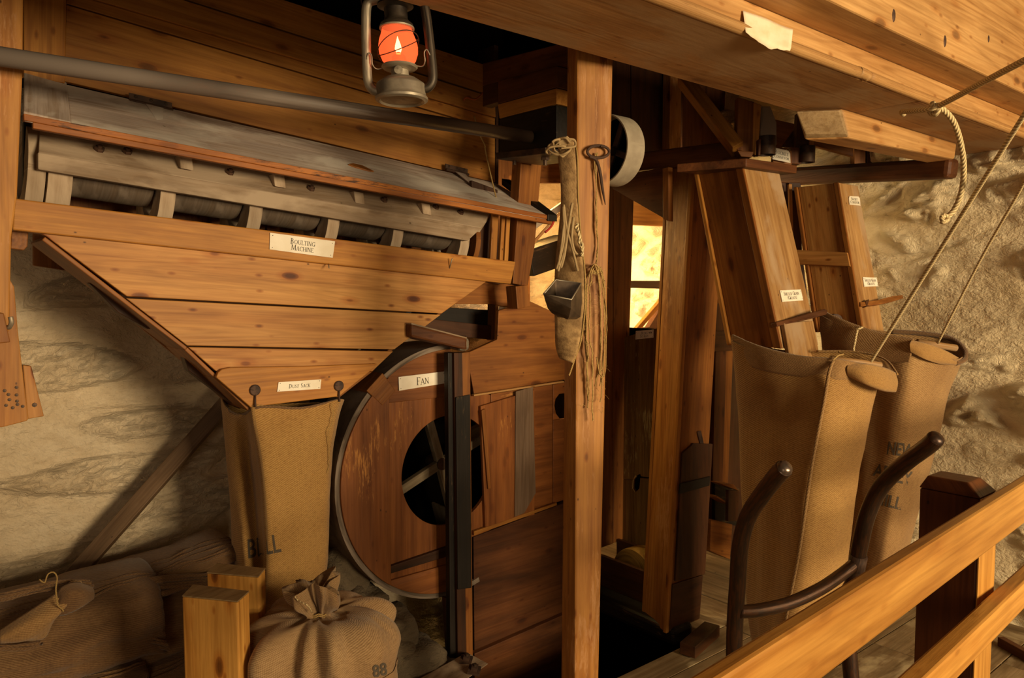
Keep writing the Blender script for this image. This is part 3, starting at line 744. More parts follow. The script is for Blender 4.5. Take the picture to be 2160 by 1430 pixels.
for px, py in ((381, 341), (580, 379), (750, 414), (893, 437)):
    a = PY(px, py+14, 2.545); s_ = .04
    hexa('drum_block', [a, a+dirx*s_, a+dirx*s_+V((0, .07, .02)), a+V((0, .07, .02))], [p+V((0, .012, .045)) for p in (a, a+dirx*s_, a+dirx*s_+V((0, .05, 0)), a+V((0, .05, 0)))], M['greyboard'], bmn)
for px, py in ((209, 317), (268, 322), (484, 366), (655, 400), (809, 424), (918, 439), (970, 450)):
    a = PP(px, py, u0, (u1-u0).cross(u3-u0).normalized()); nn = (u1-u0).cross(u3-u0).normalized(); nn = nn if nn.z > 0 else -nn
    bt = lathe('bolt', [(0, .019), (.007, .018), (.008, 0)], a, M['rust'], bmn, axis=nn, seg=10)
    lathe('nut', [(0, .011), (.0135, .011), (.0145, .008), (.0145, 0)], a, M['rust'], bt, axis=nn, seg=6, smooth=False)
# black board added as the shaded gap left of drum
slabY('gap_shade_board', [(50, 255), (78, 262), (74, 420), (48, 414)], 2.66, .03, M['black'], bmn)
# frame timbers behind the hopper on the right
slabY('frame_rail', [(880, 590), (1090, 597), (1092, 652), (1040, 642), (870, 640)], 2.74, .05, M['brown'], bmn)
slabY('frame_panel', [(850, 642), (1046, 655), (1046, 692), (850, 668)], 2.80, .02, M['black'], bmn)
slabY('frame_rail', [(850, 666), (1046, 688), (1046, 717), (850, 700)], 2.77, .04, M['dark'], bmn)
slabY('frame_stile', [(1045, 640), (1052, 640), (1050, 718), (1043, 718)], 2.745, .06, M['brown'], bmn)
# pegs that hold the dust sack
for px, py in ((538, 823), (715, 814)):
    a = PY(px, py, FY-.026)
    pg_ = lathe('sack_pin', [(0, .004), (.016, .003), (.019, 0), (0, -.001)], a, M['rust'], bmn, axis=(0, -1, 0), seg=18)
    tube('shank', [a+V((0, 0, -.014)), a+V((-.002, -.004, -.035)), a+V((-.004, -.01, -.055))], .0035, M['rust'], pg_, seg=6)
# bent nails
for px, py, ux, uy in ((948, 566, 954, 545), (693, 557, 694, 565)):
    a = PY(px, py, FY-.02); tube('nail', [a, PY(ux, uy, FY-.045)], .0022, M['tin'], bmn, seg=6)
PYm = lambda yy: (lambda x, y_: PY(x, y_, yy))
nameplate(bmn, [(569, 491), (706, 509), (701, 544), (568, 526)], PYm(FY-.021), ['Boulting', 'Machine'], th=.92)
nameplate(bmn, [(587, 806), (677, 800), (675, 820), (584, 826)], PYm(FY-.023), ['DustSack'.replace('S', ' S')], th=.44)

# main drive shaft
sa, sb = PY(-40, 113, 2.3), PY(1118, 289, 2.3)
t = thing('drive_shaft', (sb.x, 2.3, sb.z-.03), 'long round dark iron shaft running across in front of the boulting machine', 'shaft')
tube('shaft', [sa, sa.lerp(sb, .5), sb], .0245, M['shaft'], t, seg=24)
# orange string and twine on casing
tag(tube('orange_string', [PY(978, 211, UY-.02), PY(985, 206, UY-.05), PY(1004, 209, UY-.05), PY(1024, 190, UY-.05)], .004, M['orange_string'], None, n=16, seg=6), 'frayed orange string tied to a nail high on the casing boards', 'string')
tag(tube('hanging_twine', [PY(1000, 245, 2.7), PY(1010, 280, 2.62), PY(1022, 305, 2.6), PY(1024, 318, 2.6), PY(1033, 360, 2.58), PY(1047, 419, 2.55)], .0028, M['twine'], None, n=40, seg=6), 'thin knotted twine hanging over the right end of the grey lid', 'string')

# corner post on the far left and its bracket
t = slabY('corner_post', [(-70, -60), (50, -60), (48, 150), (36, 415), (24, 500), (22, 600), (20, 700), (-70, 700)], 2.40, .06, M['post'], bevel=.005)
tag(t, 'tall pine post at the far left edge carrying the boulting machine', 'post')
t = thing('nailed_bracket', PY(20, 900, 2.46), 'nailed wooden bracket ending over the plaster at the far left edge', 'bracket')
slabY('long_board', [(-40, 600), (20, 588), (30, 605), (38, 700), (50, 800), (60, 884), (56, 888), (2, 902), (-40, 890)], 2.47, .035, M['post'], t)
slabY('short_board', [(48, 770), (66, 772), (93, 878), (58, 884)], 2.51, .03, M['pine'], t)
slabY('clamp_block', [(-40, 660), (8, 660), (22, 722), (-40, 728)], 2.36, .06, M['brown'], t)
tube('hook', [PY(16, 690, 2.37), PY(20, 690, 2.36), PY(24, 680, 2.35), PY(22, 668, 2.35)], .006, M['tin'], t, n=14, seg=8)
for px, py in ((10, 824), (18, 832), (35, 817), (20, 843), (35, 833), (36, 846), (37, 853), (48, 857), (27, 860), (13, 855)):
    lathe('nail_head', [(0, .0015), (.004, .0012), (.0045, 0)], PY(px, py, 2.469), M['iron'], t, axis=(0, -1, 0), seg=8)
lathe('nail_head', [(0, .0015), (.006, .0012), (.0065, 0)], PY(73, 854, 2.509), M['iron'], t, axis=(0, -1, 0), seg=8)
t = slabY('bearer_stub', [(24, 487), (60, 488), (58, 520), (50, 528), (22, 524)], 2.56, .08, M['brown']); tag(t, 'short timber stub under the left end of the bottom rail', 'timber')

# ================================================================== BEARINGS BEHIND THE POST
t = thing('bearing_stack', (2.02, 2.3, 2.0), 'stack of crossing timbers on a black bearing block beside the round shaft end', 'bearer')
XB = 2.0
slabX('timber', [(1050, 171), (1174, 139), (1174, 184), (1050, 219)], XB, .16, M['redbrown'], t)
slabX('timber', [(1050, 220), (1174, 186), (1174, 219), (1053, 250)], XB+.002, .16, M['panel'], t)
slabX('bearing_block', [(1053, 251), (1174, 221), (1174, 305), (1053, 330)], XB, .2, M['black'], t)
slabX('foot_plate', [(1045, 322), (1150, 310), (1150, 324), (1047, 336)], XB-.03, .24, M['iron'], t)
for px in (1085, 1150):
    lathe('bolt', [(0, -.05), (.008, -.05), (.008, 0), (0, 0)], PX(px, 322, XB+.04), M['iron'], t, seg=8)
    lathe('nut', [(0, -.03), (.017, -.03), (.017, -.012), (0, -.012)], PX(px, 322, XB+.04), M['iron'], t, seg=6, smooth=False)
t = thing('overhead_timber', (2.05, 2.4, 2.32), 'dark overhead timber crossing above the bearing stack into the black gap', 'beam')
slabX('upper_board', [(1018, 134), (1196, 88), (1196, 134), (1018, 180)], XB+.01, .05, M['redbrown'], t)
slabX('lower_board', [(1018, 181), (1050, 172), (1050, 215), (1018, 225)], XB+.02, .05, M['dark'], t)
t = slabY('back_jamb', [(1118, 338), (1190, 338), (1190, 386), (1128, 386)], 2.9, .03, M['brown']); tag(t, 'short knotty board above the bright window gap left of the main post', 'board')
# things in the bright gap
t = tube('red_strap', [PY(1172, 455, 2.62), PY(1164, 475, 2.62), PY(1150, 490, 2.62)], .006, M['red'], None, n=10, seg=6); tag(t, 'short red strap in front of the bright window gap', 'strap')
t = beam('slanted_stick', PY(1120, 518, 2.72), PY(1180, 450, 2.66), .014, .014, M['panel']); tag(t, 'thin slanted stick crossing the bright window gap', 'stick')
t = beam('dark_strut', PY(1092, 556, 3.065), PY(1200, 520, 3.065), .22, .14, M['black']); tag(t, 'dark rough timber low in the bright window gap', 'timber')
t = beam('white_lath', PY(1120, 480, 2.95), PY(1200, 424, 2.9), .03, .035, M['pulley']); tag(t, 'pale painted lath slanting across the bright window gap', 'lath')

t = slabY('inner_jamb', [(1030, 300), (1104, 320), (1096, 620), (1030, 620)], 2.98, .02, M['brown'], grain=(0, 0, 1)); tag(t, 'brown upright board in shade inside the right end of the boulting machine frame', 'board')
t = slabY('window_header', [(1330, 400), (1400, 400), (1400, 477), (1330, 474)], 3.12, .04, M['panel']); tag(t, 'yellow-lit board across the top of the narrow bright gap right of the main post', 'board')
t = slabY('gap_bar', [(1325, 592), (1400, 592), (1400, 609), (1325, 607)], 3.10, .03, M['dark']); tag(t, 'dark level bar crossing the narrow bright gap', 'bar')
t = beam('gap_strut', PY(1338, 700, 3.05), PY(1395, 634, 3.05), .03, .03, M['panel']); tag(t, 'thin diagonal strut low in the narrow bright gap', 'strut')
t = slabY('gap_sill', [(1325, 694), (1370, 690), (1400, 640), (1400, 720), (1325, 720)], 3.12, .04, M['redbrown']); tag(t, 'brown sill piece at the foot of the narrow bright gap', 'sill')
# white pulley behind post
pc = PD(1287, 318, 2.62)
t = thing('white_pulley', pc-V((0, 0, .117)), 'flat white-painted belt pulley rim showing behind the main post', 'pulley')
lathe('rim', [(.113, -.042), (.1175, -.042), (.1175, .042), (.113, .042)], pc, M['pulley'], t, axis=V((1, 0, 0)), seg=64, closed=True)
for k in range(4):
    d_ = V((0, math.cos(k*math.pi/2+.4), math.sin(k*math.pi/2+.4))); beam('spoke', pc+V((.02, 0, 0))+d_*.012, pc+V((.02, 0, 0))+d_*.1135, .022, .012, M['iron'], t, up=(1, 0, 0))
lathe('shade_disc', [(0, .0), (.112, 0), (.112, .004), (0, .004)], pc+V((.034, 0, 0)), M['shadeblack'], t, axis=(1, 0, 0), seg=48)  # black disc added to paint the shaded inside of the rim
tube('axle', [pc+V((-.03, 0, 0)), pc+V((.03, 0, 0))], .016, M['iron'], t, seg=14)

# ================================================================== MAIN POST
def vline(p0, p1, d0, d1, z):
    """straight edge through two pixels at two depths, at height z"""
    a, b = PD(*p0, d0), PD(*p1, d1); s = (z-a.z)/(b.z-a.z); return a+(b-a)*s
zt, zb = 2.40, 0.0
E = [((1196, 140), (1183, 1430), 2.235, 2.235), ((1217, 140), (1212, 1430), 2.16, 2.16), ((1293, 140), (1263, 1430), 2.19, 2.19), ((1272, 140), (1240, 1430), 2.27, 2.27)]
top = [vline(*e, zt) for e in E]; bot = [vline(*e, zb) for e in E]
mp_ = hexa('main_post', bot, top, M['post'], None, bevel=.005)
tag(mp_, 'tall square pine post in the middle with twine, bucket and iron pin hung on it', 'post')
pn = (E_ := None)
pf0, pf1 = PD(1217, 700, 2.16), PD(1280, 700, 2.185)
pnn = (pf1-pf0).cross(V((0, 0, 1))).normalized(); pnn = pnn if pnn.dot(CAM-pf0) > 0 else -pnn
def OP(px, py, off=.0): return PP(px, py, pf0+pnn*off, pnn)
# iron pin
t = thing('iron_pin', OP(1262, 420, .01), 'forged iron pin with an oval eye hung high on the main post', 'pin')
eye = [OP(1262+23*math.cos(a)*(1 if abs(math.cos(a)) > .5 else 1), 320+13*math.sin(a), .014) for a in [2*math.pi*k/24 for k in range(25)]]
tube('eye', eye, .0042, M['rust'], t, seg=8)
tube('spike', [OP(1243, 330, .014), OP(1258, 338, .013), OP(1266, 365, .011), OP(1271, 400, .010), OP(1277, 432, .009)], [.0042, .0042, .0045, .004, .001], M['rust'], t, n=20, seg=8)
tube('nail', [OP(1268, 309, 0), OP(1268, 309, .02)], .003, M['iron'], t, seg=6)
# twine
def strand(pts, r=.0016, wob=.002, seed=0, n=30):
    P_ = catmull(pts, n)
    return [p+V((noise.noise(p*40+V((seed, 0, 0))), noise.noise(p*40+V((0, seed, 0))), 0))*wob for p in P_]
tw = thing('twine_hank', OP(1258, 890, .01), 'hank of loose sisal twine looped and hanging down the main post', 'twine')
for s in range(3):
    tube('cord', strand([OP(1257+s, 322, .008), OP(1254+s*2, 345, .009), OP(1258, 400, .008), OP(1257+s, 470, .008), OP(1261, 520, .009), OP(1257, 556, .012)], wob=.003, seed=s), .0016, M['twine'], tw, seg=5)
random.seed(21)
for s in range(9):
    lx = 1237+random.uniform(-3, 12); rx = 1273+random.uniform(-12, 4); yl = random.uniform(820, 890); 
    o_ = .010+random.uniform(0, .014)
    if s % 3 == 2: pts = [OP(1256, 560, .014), OP(lx, 590, o_), OP(lx-2, 690, o_), OP(lx+4, 780, o_), OP(lx+5, yl, o_)]
    elif s % 3 == 1: pts = [OP(1256, 558, .014), OP(rx, 585, o_), OP(rx+4, 690, o_), OP(rx-3, 790, o_), OP(rx-8, yl-8, o_)]
    else: pts = [OP(lx+3, yl-60, o_), OP(lx, 700, o_), OP(lx+2, 600, o_), OP(1255, 557, o_+.006), OP(rx-2, 600, o_), OP(rx+3, 700, o_), OP(rx, 790, o_), OP(rx-6, yl-70, o_)]
    tube('cord', strand(pts, wob=.004, seed=s*7, n=44), random.uniform(.0014, .0022), M['twine'], tw, seg=5)
for s in range(3): tube('knot', strand([OP(1246, 566+s*3, .016), OP(1256, 572+s*3, .024), OP(1268, 564+s*3, .016)], wob=.002, seed=s, n=10), .002, M['twine'], tw, seg=5)
fr = []
for s in range(70):
    x0 = random.choice([1238, 1246, 1256, 1262, 1270, 1274])+random.uniform(-5, 5); y0 = random.uniform(570, 880)
    a = random.uniform(-1, 1); p0 = OP(x0, y0, .012); p1 = OP(x0+a*14, y0+random.uniform(-12, 14), .02+random.uniform(0, .015))
    fr.append(tubemesh([p0, p0.lerp(p1, .5)+V((0, 0, .003)), p1], .0004, 3, False))
v_, f_, g_ = join(fr); o = finish('fibre', v_, f_, M['twine'], tw, g_); o['kind'] = 'stuff'
# elevator belt hung at the left of the post
bd = 2.12
bt = thing('elevator_belt', PD(1195, 780, bd), 'worn strip of conveyor belt with tin bucket and leather thongs hung on the main post', 'belt')
def BP(px, py, dd=0): return PD(px, py, bd+dd)
edges = [((1180, 290, .05), (1212, 300, .03)), ((1178, 330, .03), (1216, 335, .0)), ((1183, 380, .0), (1217, 385, -.02)), ((1184, 430, -.01), (1219, 440, -.03)), ((1178, 500, -.02), (1224, 505, -.05)), ((1172, 560, -.02), (1231, 565, -.06)), ((1170, 620, -.02), (1233, 625, -.06)), ((1171, 680, -.02), (1228, 690, -.04)), ((1173, 730, -.01), (1218, 740, -.04)), ((1181, 755, -.01), (1208, 765, -.03))]
bl_ = catmull([BP(*a) for a, b in edges], 50); br_ = catmull([BP(*b) for a, b in edges], 50)
bv, bg, bf = [], [], []
for i in range(50):
    for j in range(9):
        u = j/8; p = bl_[i].lerp(br_[i], u); p += FW*(-.006*math.sin(u*math.pi)+.004*noise.noise(p*12))
        bv.append(p); bg.append(V((u*.1, i*.02, 0)))
for i in range(49):
    for j in range(8): bf.append([i*9+j, i*9+j+1, (i+1)*9+j+1, (i+1)*9+j])
M['belt'] = simple('belt_felt', '#ae8a5a', .95, 0, 120, .6, varcol='#86663f', varsc=26)
finish('belt_strip', bv, bf, M['belt'], bt, bg, smooth=True, solid=.005)
tube('belt_cord', [br_[i]+FW*-.004+V((.003, 0, 0)) for i in range(2, 44, 2)]+[BP(1212, 758, -.03), BP(1203, 785, -.03), BP(1200, 792, -.03)], .0024, M['twine'], bt, n=60, seg=6)
# coil at the top
for s, (cx, cy, rx, ry) in enumerate(((1180, 312, 24, 14), (1186, 308, 20, 17), (1177, 318, 22, 10), (1190, 302, 24, 10), (1184, 318, 14, 12))):
    cpts_ = strand([BP(cx+rx*math.cos(a), cy+ry*math.sin(a), -.02-.014*math.sin(a*1.3+s)) for a in [k*.40+s*1.1 for k in range(13)]], wob=.010, seed=s*5, n=40)
    tube('coil', cpts_, .0034, M['leather'], bt, seg=6)
tube('hanging_nail', [OP(1213, 316, -.02), BP(1188, 312, -.02)], .003, M['iron'], bt, seg=6)
prism('belt_tab', [BP(1170, 305, -.02), BP(1196, 286, -.03), BP(1206, 296, -.03), BP(1182, 318, -.02)], .004, M['leather'], bt)
prism('belt_tab', [BP(1160, 302, -.02), BP(1167, 300, -.03), BP(1170, 318, -.03), BP(1164, 320, -.02)], .004, M['leather'], bt)
for pts in (((1189, 432), (1195, 480), (1206, 520), (1219, 572)), ((1207, 428), (1200, 470), (1190, 530), (1177, 572)), ((1210, 458), (1206, 500), (1212, 530), (1224, 540)), ((1190, 470), (1184, 520), (1180, 545), (1179, 560)), ((1203, 455), (1196, 500), (1190, 540), (1183, 565)), ((1188, 436), (1190, 500), (1182, 540), (1174, 568))):
    tube('thong', [BP(x_, y_, -.065) for x_, y_ in pts], .0038, M['leather'], bt, n=16, seg=6)
for s in range(2): tube('frayed_edge', strand([BP(1217, 470+s*6, -.06), BP(1222, 500, -.07), BP(1229, 520, -.07), BP(1226, 540, -.07)], wob=.008, seed=s), .0042, M['rope'], bt, seg=6)
# tin bucket
T0 = [BP(1147, 620, -.17), BP(1205, 632, -.19), BP(1226, 598, -.075), BP(1172, 590, -.065)]
B0 = [BP(1156, 650, -.15), BP(1200, 668, -.165), BP(1224, 668, -.09), BP(1174, 662, -.07)]
Mid = [BP(1150, 632, -.165), BP(1204, 650, -.185), BP(1227, 635, -.078), BP(1172, 625, -.066)]
bk_v = []; bk_f = []
loops = [T0, Mid, B0]
B1 = [p.lerp(sum(B0, V((0, 0, 0)))/4, .25)+V((0, 0, -.008)) for p in B0]; loops.append(B1)
for l_ in loops: bk_v += l_
for k in range(3):
    for j in range(4): bk_f.append([k*4+j, k*4+(j+1) % 4, (k+1)*4+(j+1) % 4, (k+1)*4+j])
bk_f.append([12, 13, 14, 15])
bk = finish('bucket', bk_v, bk_f, M['bucket'], bt, gcof(bk_v, (1, 0, 0)), solid=.0022, bevel=.004)
tube('rim_bead', T0+[T0[0]], .0022, M['tin'], bk, seg=6)

# ================================================================== LANTERN
LC = PD(848, 215, 1.72); zb_ = LC.z
t = thing('hurricane_lantern', (LC.x, LC.y, zb_-.002), 'lit hurricane lantern with a glowing red glass globe hanging from the beam', 'lantern')
LX, LY = LC.x, LC.y; up_ = V((-.05, 0, 1)).normalized()
def lp(h): return V((LX, LY, zb_))+V((-.06*h, .02*h, h))
axl = (lp(1)-lp(0)).normalized()
K = 1.0
def LAT(n_, prof, mat, par=t, seg=40, **k): return lathe(n_, [(r*K, h*K) for r, h in prof], lp(0), mat, par, axis=axl, seg=seg, **k)
LAT('tank', [(0, .004), (.046, .004), (.050, 0), (.0575, .003), (.0585, .008), (.056, .011), (.054, .016), (.0545, .034), (.053, .038), (.036, .050), (.020, .054), (0, .054)], M['tin'])
LAT('burner', [(.020, .053), (.019, .068), (.026, .071), (.037, .072), (.040, .075), (.039, .078), (.034, .079), (.026, .083), (.020, .085), (0, .085)], M['tin'])
br_o = LAT('wick_burner', [(.016, .085), (.015, .098), (.010, .103), (.0045, .104), (.004, .108), (0, .108)], M['brass'])
LAT('globe', [(.030, .080), (.037, .090), (.0425, .105), (.0435, .118), (.041, .132), (.036, .146), (.033, .156), (.0325, .160)], M['globe'])
LAT('flame', [(0, .104), (.005, .108), (.0075, .115), (.006, .123), (.003, .132), (0, .142)], M['flame'], seg=16)
LAT('globe_cap', [(.034, .158), (.038, .161), (.036, .167), (.030, .172), (.027, .176), (.0255, .180), (.0255, .200), (.034, .203), (.040, .206), (.039, .210), (.026, .214), (.012, .218), (0, .219)], M['tin_dark'])
LAT('cap_rim', [(.0345, .156), (.0385, .157), (.0385, .160), (.0345, .161)], M['tin'], closed=True)
sd = RM @ V((1, 0, 0)); sd.z = 0; sd.normalize(); sd2 = (sd-axl*sd.dot(axl)).normalized()
fwv = axl.cross(sd2).normalized()
for s in (-1, 1):
    P_ = [lp(.026)+sd2*s*.046, lp(.028)+sd2*s*.060, lp(.044)+sd2*s*.071, lp(.075)+sd2*s*.0725, lp(.13)+sd2*s*.070, lp(.19)+sd2*s*.066, lp(.215)+sd2*s*.060, lp(.222)+sd2*s*.045, lp(.222)+sd2*s*.022]
    tube('side_tube', P_, .0105, M['tin_dark'] if s > 0 else M['tin'], t, n=44, seg=12)
# globe guard wires
for s, tilt in ((1, 0), (-1, 0)):
    P_ = []
    for k in range(33):
        a = 2*math.pi*k/32
        P_.append(lp(.118+.024*math.sin(a*1.0+(.6 if s > 0 else 2.4)))+(sd2*math.cos(a)+fwv*math.sin(a))*.0465)
    tube('guard_wire', P_, .0011, M['iron'], t, seg=6)
for s in (-1, 1):
    tube('lift_hook', [lp(.078)+sd2*s*.030, lp(.074)+sd2*s*.05, lp(.082)+sd2*s*.058+fwv*-.01, lp(.100)+sd2*s*.058+fwv*-.012, lp(.106)+sd2*s*.064+fwv*-.012, lp(.094)+sd2*s*.070+fwv*-.01], .0014, M['tin'], t, n=24, seg=6)
kn = lp(.057)+fwv*(-.024 if fwv.dot(FW) > 0 else .024)
tube('wick_knob', [lp(.068), lp(.063)+(kn-lp(.057))*.8, kn+V((0, 0, .006))], .0022, M['brass'], t, seg=8)
lathe('knob_wheel', [(0, 0), (.008, 0), (.009, .002), (.009, .004), (0, .005)], kn+V((0, 0, .006)), M['tin'], t, axis=(kn-lp(.057)).normalized(), seg=18)
tube('bail', [lp(.20)+sd2*-.068, lp(.222)+sd2*-.074, lp(.245)+sd2*-.068, lp(.262)+sd2*-.030, lp(.265), lp(.262)+sd2*.03, lp(.245)+sd2*.064, lp(.2)+sd2*.066], .0013, M['iron'], t, n=40, seg=6)
tube('hanger_wire', [lp(.264)+sd2*-.01, lp(.30)+sd2*-.018, lp(.36)+sd2*-.02, lp(.5)+sd2*-.02], .0012, M['iron'], t, n=12, seg=6)
l = bpy.data.lights.new('lantern_flame', 'POINT'); l.energy = .7; l.color = (1, .32, .13); l.shadow_soft_size = .005
o = bpy.data.objects.new('lantern_flame', l); COL.objects.link(o); o.location = lp(.122)

# ================================================================== FAN CASING
FNY = 2.60
fc = PY(950, 992, FNY)
R1 = (PY(950, 738, FNY).z-PY(950, 1246, FNY).z)/2; RH = (PY(940, 877, FNY).z-PY(940, 1109, FNY).z)/2
fan = thing('fan_housing', (fc.x, FNY+.1, fc.z-R1), 'round wooden fan housing with a dark circular air inlet and curved casing', 'fan')
xr = PY(1036, 990, FNY).x-fc.x; zt_ = PY(1000, 832, FNY).z-fc.z; zb_2 = PY(1000, 1132, FNY).z-fc.z
def ring_sector(name, a0, a1, outer, y, th, mat, n=40, rin=RH):
    vs = []; 
    for k in range(n+1):
        a = math.radians(a0+(a1-a0)*k/n); ca, sa_ = math.cos(a), math.sin(a)
        ro = outer(ca, sa_)
        vs.append((fc.x+rin*ca, y, fc.z+rin*sa_)); vs.append((fc.x+ro*ca, y, fc.z+ro*sa_))
    m = len(vs); vs += [(x, yy+th, z) for x, yy, z in vs]; fs = []
    for k in range(n):
        a, b, c, d = 2*k, 2*k+1, 2*k+3, 2*k+2
        fs += [[a, b, c, d], [a+m, d+m, c+m, b+m], [a, d, d+m, a+m], [b, b+m, c+m, c]]
    fs += [[0, m, m+1, 1], [2*n, 2*n+1, 2*n+1+m, 2*n+m]]
    return finish(name, [V(v) for v in vs], fixn(vs, fs), mat, fan, gcof(vs, (0, 0, 1)), bevel=.002)
xs_ = PY(818, 990, FNY).x-fc.x     # vertical joint between outer crescent and inner boards
def out_in(ca, sa_):               # inner boards stop at the joint, top and bottom rails
    r = R1-.001
    if ca < 0: r = min(r, xs_/ca)
    return r
ring_sector('side_panel', 90, 270, out_in, FNY+.006, .018, M['fan'])
def out_r(ca, sa_):
    r = 9
    if ca > 1e-6: r = min(r, xr/ca)
    if sa_ > 1e-6: r = min(r, zt_/sa_)
    if sa_ < -1e-6: r = min(r, zb_2/sa_)
    return r
ring_sector('side_panel', -90, 90, out_r, FNY+.004, .018, M['fan'])
# outer crescent board
cr = []
a_s = math.acos(max(-1, xs_/R1))
for k in range(41):
    a = a_s+(2*math.pi-2*a_s)*k/40; cr.append(V((fc.x+R1*math.cos(a), FNY-.006, fc.z+R1*math.sin(a))))
prism('crescent_board', [p+V((0, -.012, 0)) for p in cr], V((0, .036, 0)), M['fan'], fan, grain=(0, 0, 1))
# top and bottom filler boards right of the joint
for s in (1, -1):
    a_b = math.acos(xs_/R1); pts = []
    for k in range(13):
        a = a_b+(math.pi/2-a_b)*k/12; pts.append(V((fc.x+R1*math.cos(a), FNY-.006, fc.z+s*R1*math.sin(a))))
    pts = [p+V((0, -.004, 0)) for p in pts]; zi = fc.z+s*(.315 if s > 0 else .40)
    pts += [V((fc.x, FNY-.006, zi-.0*s)), V((fc.x+xs_, FNY-.006, zi-(.0)))]
    prism('rail_board', pts, V((0, .02, 0)), M['fan'], fan, grain=(1, 0, 0))
slabY('bottom_batten', [(820, 1196), (958, 1149), (958, 1170), (818, 1212)], FNY-.012, .02, M['dark'], fan)
# curved casing band
prof_t = .020
bnd = []
aA, aB = math.radians(84), math.radians(286)
for k in range(61):
    a = aA+(aB-aA)*k/60; ca, sa_ = math.cos(a), math.sin(a)
    for r_, y_ in ((R1, FNY-.008), (R1+prof_t, FNY-.008), (R1+prof_t, FNY+.26), (R1, FNY+.26)): bnd.append(V((fc.x+r_*ca, y_, fc.z+r_*sa_)))
bf_ = [[k*4+i, k*4+(i+1) % 4, (k+1)*4+(i+1) % 4, (k+1)*4+i] for k in range(60) for i in range(4)]+[[0, 1, 2, 3], [240, 241, 242, 243]]
finish('curved_casing', bnd, fixn(bnd, bf_), M['greydark'], fan, [V((k//4*.03, (k % 4)*.1, 0)) for k in range(len(bnd))], smooth=False)
# wedge cleat wrapped on the band
cl = []
for a in (math.radians(137), math.radians(127)):
    for r_, y_ in ((R1-.06, FNY-.02), (R1+prof_t+.014, FNY-.02), (R1+prof_t+.014, FNY+.14), (R1-.06, FNY-.012)): cl.append(V((fc.x+r_*math.cos(a), y_, fc.z+r_*math.sin(a))))
hexa('band_cleat', cl[:4], cl[4:], M['brown'], fan)
# inner back disc and impeller
box('back_panel', fc.x-R1*.98, fc.x+.55, FNY+.25, FNY+.265, fc.z-R1*.9, fc.z+R1*.9, M['shadeblack'], fan)  # near-black colour paints the shade behind the air inlet
hub = V((fc.x+.002, FNY+.10, fc.z+.015))
M['vane'] = wood('vane_wood', '#a08f74', '#7c6a50', .1, ring=.2, stain=.5, dust='#b3a488', dustamt=.3)
imp = lathe('impeller', [(0, -.04), (.026, -.04), (.03, .05), (0, .05)], hub, M['iron'], fan, axis=(0, 1, 0), seg=20)
for k, a in enumerate((107, 202, 285, 20)):
    a = math.radians(a); d = V((math.cos(a), 0, math.sin(a)))
    beam('arm', hub+V((0, -.02, 0)), hub+d*.34+V((0, -.02, 0)), .038, .030, M['vane'], imp, up=(0, 1, 0))
    pnr = V((-d.z, 0, d.x))
    beam('vane', hub+d*.22+V((0, .05, 0)), hub+d*.42+V((0, .05, 0)), .012, .16, M['vane'], imp, up=(0, 1, 0))
# boards running on to the right
cas = thing('casing_box', PY(1100, 1400, FNY+.05), 'tall boarded wooden casing between the fan and the main post', 'casing')
slabY('casing_board', [(1052, 655), (1120, 636), (1150, 650), (1196, 668), (1215, 672), (1215, 797), (1000, 831), (985, 745), (1049, 716)], FNY, .022, M['brown'], cas, grain=(1, 0, 0))
# lower board with a round hole at its right end
hc = PY(1185, 854, FNY)
bd_ = []
slabY('casing_board', [(1036, 831), (1166, 811), (1166, 1062), (1036, 1116)], FNY+.004, .02, M['fan'], cas, grain=(1, 0, 0))
slabY('casing_board', [(1167, 886), (1220, 880), (1220, 1045), (1167, 1062)], FNY+.004, .02, M['fan'], cas, grain=(1, 0, 0))
slabY('casing_board', [(1167, 811), (1220, 803), (1220, 826), (1180, 831), (1172, 842), (1170, 856), (1173, 872), (1182, 884), (1167, 886)], FNY+.004, .02, M['fan'], cas, grain=(1, 0, 0))
slabY('casing_board', [(999, 1133), (1225, 1048), (1225, 1276), (1001, 1373)], FNY-.004, .022, M['redbrown'], cas, grain=(1, 0, 0))
slabY('plinth_board', [(1001, 1379), (1225, 1281), (1225, 1460), (1003, 1560)], FNY-.03, .03, M['redbrown'], cas, grain=(1, 0, 0))
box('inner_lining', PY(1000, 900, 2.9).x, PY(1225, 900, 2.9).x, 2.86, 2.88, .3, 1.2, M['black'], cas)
slabY('lit_slit_strip', [(1000, 832), (1190, 803), (1190, 807), (1000, 836)], FNY-.02, .02, M['beam'], cas)  # pale strip added for the lit slit along the ledge
slabY('sliding_door', [(1014, 857), (1128, 822), (1128, 1086), (1024, 1112)], FNY-.014, .016, M['fan'], cas, grain=(0, 0, 1))
M['patch'] = wood('patch_brown', '#7d6652', '#5f4a39', .1, stain=.4)
slabY('tin_patch', [(1088, 826), (1124, 816), (1130, 1040), (1106, 1082), (1086, 1090)], FNY-.018, .0015, M['patch'], cas, bevel=0, label='grey worn metal strip')
slabY('door_strip', [(1016, 866), (1024, 862), (1036, 1030), (1030, 1032)], FNY-.024, .01, M['brown'], cas)
slabY('lower_runner', [(1000, 1121), (1175, 1060), (1175, 1066), (1000, 1130)], FNY-.016, .016, M['panel'], cas)
nameplate(fan, [(840, 795), (939, 783), (940, 808), (841, 824)], PYm(FNY-.012), ['Fan'], th=.6)

